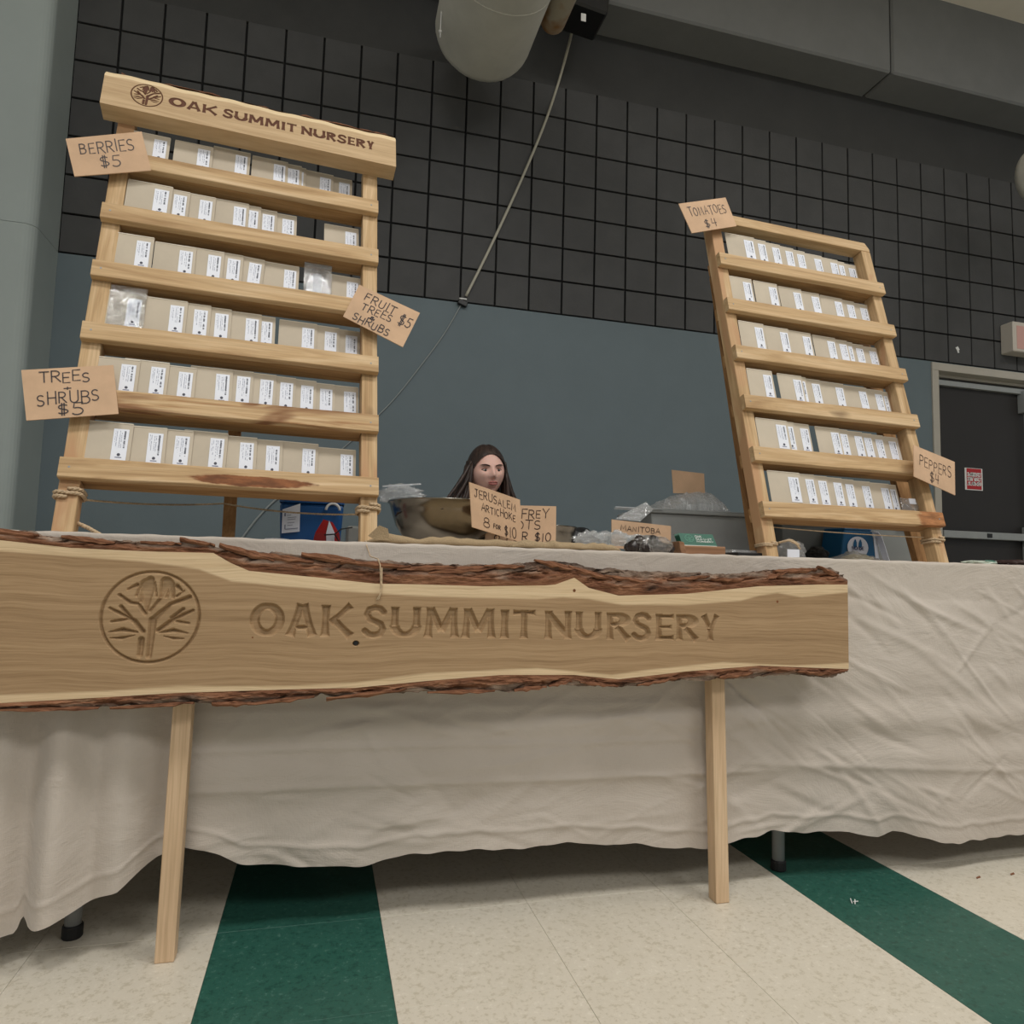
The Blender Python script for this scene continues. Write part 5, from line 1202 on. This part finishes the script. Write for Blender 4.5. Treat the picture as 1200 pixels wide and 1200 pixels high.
# ================================================================== OVERHEAD AND ON THE WALL
M_CANVAS = plain('white_duct_wrap', srgb(206, 202, 190), .75, 0, .08, 5, .35)
def duct(cx, cz_, r, y1, y0, label, mat, capl=.6, name='wrapped_duct', n=36):
    """horizontal duct running out from the wall; rounded closed end at y1"""
    m_ = MB(); V = []; prof = [(y0, r)]+[(y0+(y1-capl*r-y0)*k/14, r*(1+.012*mnoise.noise(Vector((k*1.7, cx, 3))))) for k in range(1, 15)]+[(y1-capl*r+capl*r*math.sin(a), r*math.cos(a)) for a in np.linspace(.15, PI/2-.02, 9)]
    for (y, rr) in prof:
        for k in range(n): a = 2*PI*k/n; f = 1+.012*mnoise.noise(Vector((math.cos(a)*2, math.sin(a)*2, y*4))); V.append((rr*f*math.cos(a), y-y1, rr*f*math.sin(a)))
    N = len(prof); F = [(i*n+k, i*n+(k+1) % n, (i+1)*n+(k+1) % n, (i+1)*n+k) for i in range(N-1) for k in range(n)]+[tuple((N-1)*n+k for k in range(n))]
    m_.add(V, [f[::-1] for f in F]); o = m_.build(name, mat, smooth=True, label=label, cat='duct'); o.location = (cx, y1, cz_)
    return o
d1 = duct(.69, 3.535, .258, 3.60, .4, 'fat white canvas-wrapped duct with a rounded end, overhead at the top', M_CANVAS)
for yy in (-.55, -1.3):
    m_ = MB(); m_.tube([(.2585*math.cos(a), yy+.05*math.sin(a), .2585*math.sin(a)) for a in np.linspace(0, 2*PI, 40)], .0035, 5); m_.build('wrap_band', M_CANVAS, d1, smooth=True)
M_STAIN = NT('stained_pipe_wrap'); f_ = M_STAIN.noise(M_STAIN.coord((6, 6, 6)), 1, 3); M_STAIN.l(M_STAIN.ramp(f_, [(.42, srgb(176, 166, 146)), (.6, srgb(150, 108, 66))]), M_STAIN.b.inputs['Base Color']); M_STAIN = M_STAIN.mat
pp = at(644, 46, 3.36)
duct(pp.x, pp.z+.062, .066, 3.36, .4, 'thin stained pipe with a rounded end beside the fat white duct', M_STAIN, .8, 'wrapped_pipe', 20)
# hanger wire beside the fat duct
m_ = MB(); m_.tube([at(519, -40, 3.3), at(518, 0, 3.3), at(516, 36, 3.3), at(516, 44, 3.3)], .003, 6); m_.ell(at(516, 37, 3.3), (.010, .010, .008), 8, 6); m_.build('hanger_wire', M_WHITE, smooth=True, label='thin knotted hanger wire at the left of the fat white duct', cat='wire')
# black loudspeaker box hung at the wall
c0 = at(687, 6, 3.50)
sb = empty('black_box', (c0.x, 3.50, c0.z), label='black box with a small white sticker hung overhead beside the stained pipe', cat='speaker')
m_ = MB(); m_.add(*bmesh_box(-.10, .10, -.11, .11, -.11, .22, .012)); b_ = m_.build('casing', M_BLACK, sb); b_.rotation_euler = (0, .12, 0)
stp = at(684, 20, 3.385)-c0; m_ = MB(); m_.box(stp.x-.014, stp.x+.014, -.1135, -.1105, stp.z-.022, stp.z+.022); m_.build('white_sticker', M_WHITE, sb).rotation_euler = (0, .0, 0)
m_ = MB(); m_.box(-.015, .015, -.02, .02, .2, .60); m_.build('hanger_bracket', M_BLACK, sb)
# cable running down the wall
M_CABLE = plain('pale_cable', srgb(176, 172, 156), .5); yc = YW-.014
cr = empty('wall_cable', at(543, 353, yc), label='pale cable slanting down the wall from the black box to the table', cat='cable')
c1 = Vector(at(543, 353, yc))
P = [at(670, 38, 3.6), at(666, 55, 3.75), at(655, 95, yc), at(640, 140, yc), at(622, 185, yc), at(600, 235, yc), at(572, 295, yc), at(546, 347, yc)]
def smooth_path(P, k=6):
    Q = []; P = [Vector(p) for p in P]
    for i in range(len(P)-1):
        a = P[max(i-1, 0)]; b = P[i]; c = P[i+1]; d = P[min(i+2, len(P)-1)]
        for j in range(k):
            t = j/k; Q.append(.5*((2*b)+(c-a)*t+(2*a-5*b+4*c-d)*t*t+(3*b-a-3*c+d)*t**3))
    return Q+[P[-1]]
m_ = MB(); m_.tube([p-c1 for p in smooth_path(P)], .0082, 8); m_.build('thick_cable', M_CABLE, cr, smooth=True)
yc2 = YW-.006
P = [at(541, 356, yc2), at(520, 392, yc2), at(492, 430, yc2), at(465, 464, yc2), at(443, 487, yc2), at(408, 520, yc2), at(370, 552, yc2), at(330, 580, yc2), at(308, 600, yc2), at(290, 622, yc2), at(268, 655, yc2), at(255, 700, yc2)]
m_ = MB(); m_.tube([p-c1 for p in smooth_path(P)], [.0035]*37+[.006]*(len(smooth_path(P))-37), 7); m_.build('thin_cable', plain('grey_cable', srgb(140, 146, 146), .5), cr, smooth=True)
m_ = MB(); m_.add(*bmesh_box(-.028, .028, -.012, .012, -.028, .004, .004)); q_ = m_.build('black_clip', M_BLACK, cr); q_.rotation_euler = (0, .35, 0)
m_ = MB(); m_.add(*bmesh_box(-.026, .018, -.013, .010, .006, .014, .002)); m_.build('clip_top', M_WHITE, cr)
# scrap of paper, box and duct at the right
p = at(1122, 410, YW-.003); m_ = MB(); m_.add([(-.018, 0, .014), (.004, 0, .026), (.018, 0, .004), (.010, 0, -.006), (.016, 0, -.018), (.002, 0, -.022), (-.004, 0, -.004)], [(0, 1, 2, 3, 4, 5, 6)]); o = m_.build('paper_scrap', M_WHITE, label='torn white paper scrap stuck on the charcoal blocks above the door', cat='paper'); o.location = p; sm = o.modifiers.new('s', 'SOLIDIFY'); sm.thickness = .001
p = at(1187, 376, YW-.10); p2 = at(1187, 411, YW-.10)
es = empty('exit_box', (p.x, YW-.10, p2.z), label='white box sign mounted on the wall above the door, cut off by the right edge', cat='sign')
m_ = MB(); m_.add(*bmesh_box(0, .34, 0, .1, 0, p.z-p2.z, .006)); m_.build('casing', plain('cream_box', srgb(200, 192, 180), .5), es)
m_ = MB(); m_.box(.03, .31, -.002, .0, .02, p.z-p2.z-.03); m_.build('face', plain('pale_pink_face', srgb(206, 160, 150), .4), es)
pq = at(1192, 208, 3.30)
duct(pq.x+.20, pq.z+.03, .20, 3.40, .4, 'grey-white wrapped duct end at the right edge below the bulkhead', M_CANVAS)
# ================================================================== PERSON
def person():
    M_SKIN = NT('skin'); M_SKIN.b.inputs['Base Color'].default_value = srgb(246, 198, 182); M_SKIN.b.inputs['Roughness'].default_value = .5
    M_SKIN.b.inputs['Subsurface Weight'].default_value = .08; M_SKIN.b.inputs['Subsurface Radius'].default_value = (.012, .004, .002); M_SKIN = M_SKIN.mat
    t = NT('dark_hair'); v = t.coord((160, 160, 6)); f = t.noise(v, 1, 3); t.l(t.ramp(f, [(.35, srgb(34, 26, 24)), (.65, srgb(74, 56, 48))]), t.b.inputs['Base Color']); t.b.inputs['Roughness'].default_value = .45; t.bump(f, .5, .003); M_HAIR = t.mat
    M_TOP = plain('dark_top', srgb(40, 36, 40), .9, 0, .1, 60, .2); M_JEAN = plain('dark_trousers', srgb(38, 42, 54), .9)
    Yh = 3.10; hc = at(570, 553, Yh)                      # centre of the head
    R0 = empty('person', (hc.x, Yh, 0), label='woman with long dark hair seated behind the table, mouth just above a card', cat='person')
    def L(x, y, z): return Vector((x, y, z))
    hz = hc.z
    # head: one continuous surface with face relief (faces -y)
    NU, NV = 72, 56; V = []; HX, HY, HZ = .080, .092, .113
    def g(a, b, s): return math.exp(-((a/s[0])**2+(b/s[1])**2))
    for j in range(NV+1):
        th = PI*j/NV
        for i in range(NU):
            ph = 2*PI*i/NU; sx = math.sin(th)*math.sin(ph); sy = -math.sin(th)*math.cos(ph); sz = math.cos(th)
            x, y, z = sx*HX, sy*HY, sz*HZ
            if z < 0:                                        # jaw narrows to the chin
                k = 1-.26*(-sz)**1.6; x *= k; y *= (1-.10*(-sz)**2) if y < 0 else (1-.30*(-sz)**1.2)
            if y < 0:
                fx = x; fz = z
                d = 0
                d -= .0225*g(fx, fz+.022, (.0105, .017))      # nose tip
                d -= .010*g(fx, fz+.002, (.0075, .020))       # bridge
                d -= .007*g(abs(fx)-.011, fz+.028, (.007, .007))
                d += .0125*g(abs(fx)-.031, fz-.006, (.017, .010))   # eye sockets
                d -= .0050*g(abs(fx)-.030, fz-.0245, (.022, .008))  # brow
                d -= .0055*g(abs(fx)-.042, fz+.022, (.018, .016))   # cheeks
                d -= .0065*g(fx, fz+.052, (.020, .0055))      # upper lip
                d -= .0070*g(fx, fz+.0635, (.017, .0060))     # lower lip
                d += .0060*g(fx, fz+.0577, (.024, .0022))     # mouth line
                d += .0040*g(fx, fz+.075, (.02, .006))
                d -= .0080*g(fx, fz+.096, (.022, .014))       # chin
                y += d
            V.append((x, y, z))
    F = [(j*NU+i, j*NU+(i+1) % NU, (j+1)*NU+(i+1) % NU, (j+1)*NU+i) for j in range(NV) for i in range(NU)]
    # the body below as one skinned surface is joined to the head at the neck
    hm = MB(); hm.add(V, F)
    tiltM = Matrix.Translation((0, 0, hz))@Matrix.Rotation(-.06, 4, 'Y')@Matrix.Rotation(.05, 4, 'X')@Matrix.Rotation(.10, 4, 'Z')
    hv = [tuple(tiltM@Vector(p)) for p in hm.v]
    # skinned body
    def skin(nodes, edges, name, mat, root_i=0, lv=2):
        me = bpy.data.meshes.new(name); me.from_pydata([n_[0] for n_ in nodes], edges, []); o = bpy.data.objects.new(name, me); COL.objects.link(o)
        sk = o.modifiers.new('skin', 'SKIN'); sk.use_smooth_shade = True
        for i, n_ in enumerate(nodes):
            r = n_[1]; me.skin_vertices[0].data[i].radius = r if isinstance(r, tuple) else (r, r)
            me.skin_vertices[0].data[i].use_root = (i == root_i)
        ss = o.modifiers.new('ss', 'SUBSURF'); ss.levels = lv; ss.render_levels = lv
        dg = bpy.context.evaluated_depsgraph_get(); m2 = bpy.data.meshes.new_from_object(o.evaluated_get(dg)); bpy.data.objects.remove(o); return m2
    if not bpy.data.meshes.new('x'): pass
    zN = hz-.10
    sh = zN-.095; nodes = [((0, .03, .50), (.155, .115)), ((0, .02, .64), (.125, .095)), ((0, .01, .82), (.145, .105)), ((0, .005, sh-.03), (.13, .085)), ((0, .0, zN-.03), (.052, .052)), ((0, -.005, zN+.04), (.048, .05))]
    edges = [(0, 1), (1, 2), (2, 3), (3, 4), (4, 5)]
    for s in (-1, 1):
        b = len(nodes)
        nodes += [((s*.155, .0, sh-.02), .055), ((s*.205, .0, sh-.17), .046), ((s*.215, -.02, sh-.30), .040), ((s*.17, -.16, sh-.37), .034), ((s*.11, -.27, sh-.385), .025)]
        edges += [(3, b), (b, b+1), (b+1, b+2), (b+2, b+3), (b+3, b+4)]
        c = len(nodes)
        nodes += [((s*.10, -.04, .50), .088), ((s*.115, -.25, .52), .078), ((s*.12, -.44, .52), .060), ((s*.12, -.43, .28), .048), ((s*.12, -.42, .085), .035)]
        edges += [(0, c), (c, c+1), (c+1, c+2), (c+2, c+3), (c+3, c+4)]
    bm_ = skin(nodes, edges, 'body_skin', None)
    bm_.materials.clear()
    Vb = [tuple(v.co) for v in bm_.vertices]; Fb = [tuple(p.vertices) for p in bm_.polygons]
    full = MB(); full.add(hv, F, 0)
    m_skin = []
    full.v += []; b = len(full.v); full.v += Vb; full.f += [tuple(q+b for q in f) for f in Fb]
    def cmat(f):
        c = sum((Vector(Vb[q]) for q in f), Vector())/len(f)
        if c.z > sh+.055 and abs(c.x) < .09: return 0
        if abs(c.x) < .30 and c.y < -.235 and c.z > .6: return 0
        return 2 if (c.z < .56) else 1
    full.m += [cmat(f) for f in Fb]
    # hands: palm and five fingers each, resting on each other in the lap
    for s in (-1, 1):
        w = Vector((s*.11, -.27, sh-.385)); dirv = Vector((-s*.55, -.8, -.12)).normalized(); side = Vector((0, 0, 1)).cross(dirv).normalized()*s
        hn = [(w, .021), (w+dirv*.045, (.030, .016)), (w+dirv*.075, (.034, .014))]; he = [(0, 1), (1, 2)]
        for q, (off, ln) in enumerate(((-.027, .070), (-.009, .078), (.009, .073), (.026, .058))):
            base = w+dirv*.085+side*off; i0 = len(hn)
            hn += [(base, .0085), (base+dirv*ln*.45+Vector((0, 0, -.008)), .0080), (base+dirv*ln*.75+Vector((0, 0, -.022)), .0074), (base+dirv*ln*.92+Vector((0, 0, -.036)), .0066)]
            he += [(2, i0), (i0, i0+1), (i0+1, i0+2), (i0+2, i0+3)]
        i0 = len(hn); tb = w+dirv*.03-side*.03
        hn += [(tb, .0105), (tb+dirv*.03-side*.018, .0095), (tb+dirv*.058-side*.022, .0080)]; he += [(1, i0), (i0, i0+1), (i0+1, i0+2)]
        mh = skin([(tuple(a), r) for a, r in hn], he, 'hand', None, 0, 1)
        Vh = [tuple(v.co) for v in mh.vertices]; Fh = [tuple(p.vertices) for p in mh.polygons]; full.add(Vh, Fh, 0)
    o = full.build('body', [M_SKIN, M_TOP, M_JEAN], R0, smooth=True)
    def hp(x, y, z): return tiltM@Vector((x, y, z))
    # eyes, brows, lips, ears
    M_EYE = plain('eye_white', srgb(214, 204, 198), .3); M_IRIS = plain('dark_iris', srgb(38, 26, 22), .2); M_LID = plain('eyelid', srgb(150, 104, 92), .6); M_LIP = plain('lips', srgb(178, 104, 98), .5); M_BROW = plain('eyebrow', srgb(58, 42, 36), .8)
    hd = empty('face', (0, 0, 0)); hd.parent = R0; hd.matrix_local = tiltM
    for s in (-1, 1):
        m_ = MB(); m_.ell((s*.031, -.0715, .003), (.0115, .0115, .0075), 16, 12); e = m_.build('eye', M_EYE, hd, smooth=True)
        m_ = MB(); m_.ell((s*.031, -.0805, .0015), (.0055, .0042, .0055), 12, 8); m_.build('iris', M_IRIS, hd, smooth=True)
        m_ = MB(); m_.tube([(s*(.031+.0165*a), -.0815+.010*abs(a)**2*1.2+.001, .0035+.0055*(1-a*a)) for a in np.linspace(-1, 1, 9)], [.0012]+[.0024]*7+[.0012], 6); m_.build('eyelid', M_LID, hd, smooth=True)
        m_ = MB(); m_.tube([(s*(.014+.040*a), -.0925+.020*a*a, .0195+.006*math.sin(a*2.4)) for a in np.linspace(0, 1, 9)], [.0020, .0026, .0030, .003, .0028, .0025, .002, .0016, .0010], 6); m_.build('eyebrow', M_BROW, hd, smooth=True)
        m_ = MB(); m_.ell((s*.077, .006, -.008), (.007, .017, .029), 14, 10, 0, lambda p, q: q*(1-.25*max(0, -p.z))); m_.build('ear', M_SKIN, hd, smooth=True)
        m_ = MB(); m_.ell((s*.079, -.002, -.043), (.0035, .0035, .006), 10, 8); m_.build('earring', plain('gold_earring', (.8, .6, .3, 1), .25, 1), hd, smooth=True)
    m_ = MB()
    m_.tube([(.022*a, -.0985+.012*a*a, -.0525+.0022*abs(math.sin(a*3.1))*(1-abs(a))-.002*abs(a)) for a in np.linspace(-1, 1, 13)], [.0008]+[.0032]*11+[.0008], 6)
    m_.tube([(.020*a, -.0985+.013*a*a, -.0625+.0035*a*a) for a in np.linspace(-1, 1, 13)], [.0008]+[.0040]*11+[.0008], 6); m_.build('lips', M_LIP, hd, smooth=True)
    # hair: cap with a middle parting plus long side falls
    hr = MB(); NU, NV = 64, 34; V = []
    for j in range(NV+1):
        th = .02+2.05*j/NV
        for i in range(NU+1):
            ph = .0+2*PI*i/NU
            # open at the face: push the hairline back there
            sx = math.sin(th)*math.sin(ph); sy = -math.sin(th)*math.cos(ph); sz = math.cos(th)
            front = max(0, math.cos(ph)); lim = 1.02-.10*math.cos(2*ph)
            tl = (PI-1.0) if front < .15 else 1.0+(1-front)*1.25
            the = min(th, max(.92, tl*.92)) if front > 0 else th
            sx = math.sin(the)*math.sin(ph); sy = -math.sin(the)*math.cos(ph); sz = math.cos(the)
            k = 1.10+.012*mnoise.noise(Vector((ph*6, 2, 0)))+.015*math.sin(ph*23)*.4-.035*math.exp(-(sx/.10)**2)*(sy < .3)
            V.append((sx*HX*k*1.03, sy*HY*k+.004, sz*HZ*k*1.02))
    F = [(j*(NU+1)+i, j*(NU+1)+i+1, (j+1)*(NU+1)+i+1, (j+1)*(NU+1)+i) for j in range(NV) for i in range(NU)]
    hr.add([tuple(tiltM@Vector(p)) for p in V], F)
    rnd = random.Random(4)
    for i in range(150):
        s = -1 if i % 2 else 1; a = rnd.uniform(-.25, 1.0); back = rnd.random() < .4
        if back: th0 = rnd.uniform(-1.2, 1.2); p0 = (.082*math.sin(th0), .060+.035*math.cos(th0), rnd.uniform(-.03, .04)); x1 = p0[0]*1.6; y1 = .115+.01*rnd.random()
        else:
            y0 = rnd.uniform(-.040, .05); p0 = (s*(.076+.006*rnd.random()), y0, rnd.uniform(.0, .055)-.25*max(0, -y0)); x1 = s*rnd.uniform(.085, .175)*(1.35 if s < 0 else .95); y1 = rnd.uniform(-.06, .06)
        pts = []; ln = rnd.uniform(.20, .30)
        for k in range(9):
            t_ = k/8; w = math.sin(t_*PI*rnd.uniform(1.6, 2.2)+i)*.005*t_
            pts.append(tiltM@Vector((p0[0]+(x1-p0[0])*t_**1.3+w, p0[1]+(y1-p0[1])*t_+w, p0[2]-ln*t_)))
        hr.tube(pts, [.005, .0085, .0095, .010, .010, .0095, .008, .006, .002], 6)
    hr.build('hair', M_HAIR, R0, smooth=True)
    # shoes
    for s in (-1, 1):
        m_ = MB(); m_.ell((s*.12, -.48, .043), (.046, .13, .043), 16, 10, 0, lambda p, q: Vector((q.x, q.y, max(q.z, -.042)))); m_.build('shoe', M_BLACK, R0, smooth=True)
    # folding chair the person sits on
    ch = empty('folding_chair', (hc.x, Yh, 0), label='plain folding chair under the seated woman', cat='chair')
    m_ = MB(); m_.add(*bmesh_box(-.2, .2, -.22, .18, .385, .41, .008)); m_.build('seat', M_BLACK, ch)
    m_ = MB(); m_.add(*bmesh_box(-.19, .19, .215, .235, .62, .80, .006)); m_.build('backrest', M_BLACK, ch)
    for s in (-1, 1):
        m_ = MB(); m_.tube([(s*.205, -.20, .0), (s*.205, .06, .42), (s*.205, .225, .82)], .010, 8); m_.build('leg', M_TUBE, ch, smooth=True)
        m_ = MB(); m_.tube([(s*.19, .24, .0), (s*.19, -.16, .39)], .010, 8); m_.build('leg', M_TUBE, ch, smooth=True)
person()
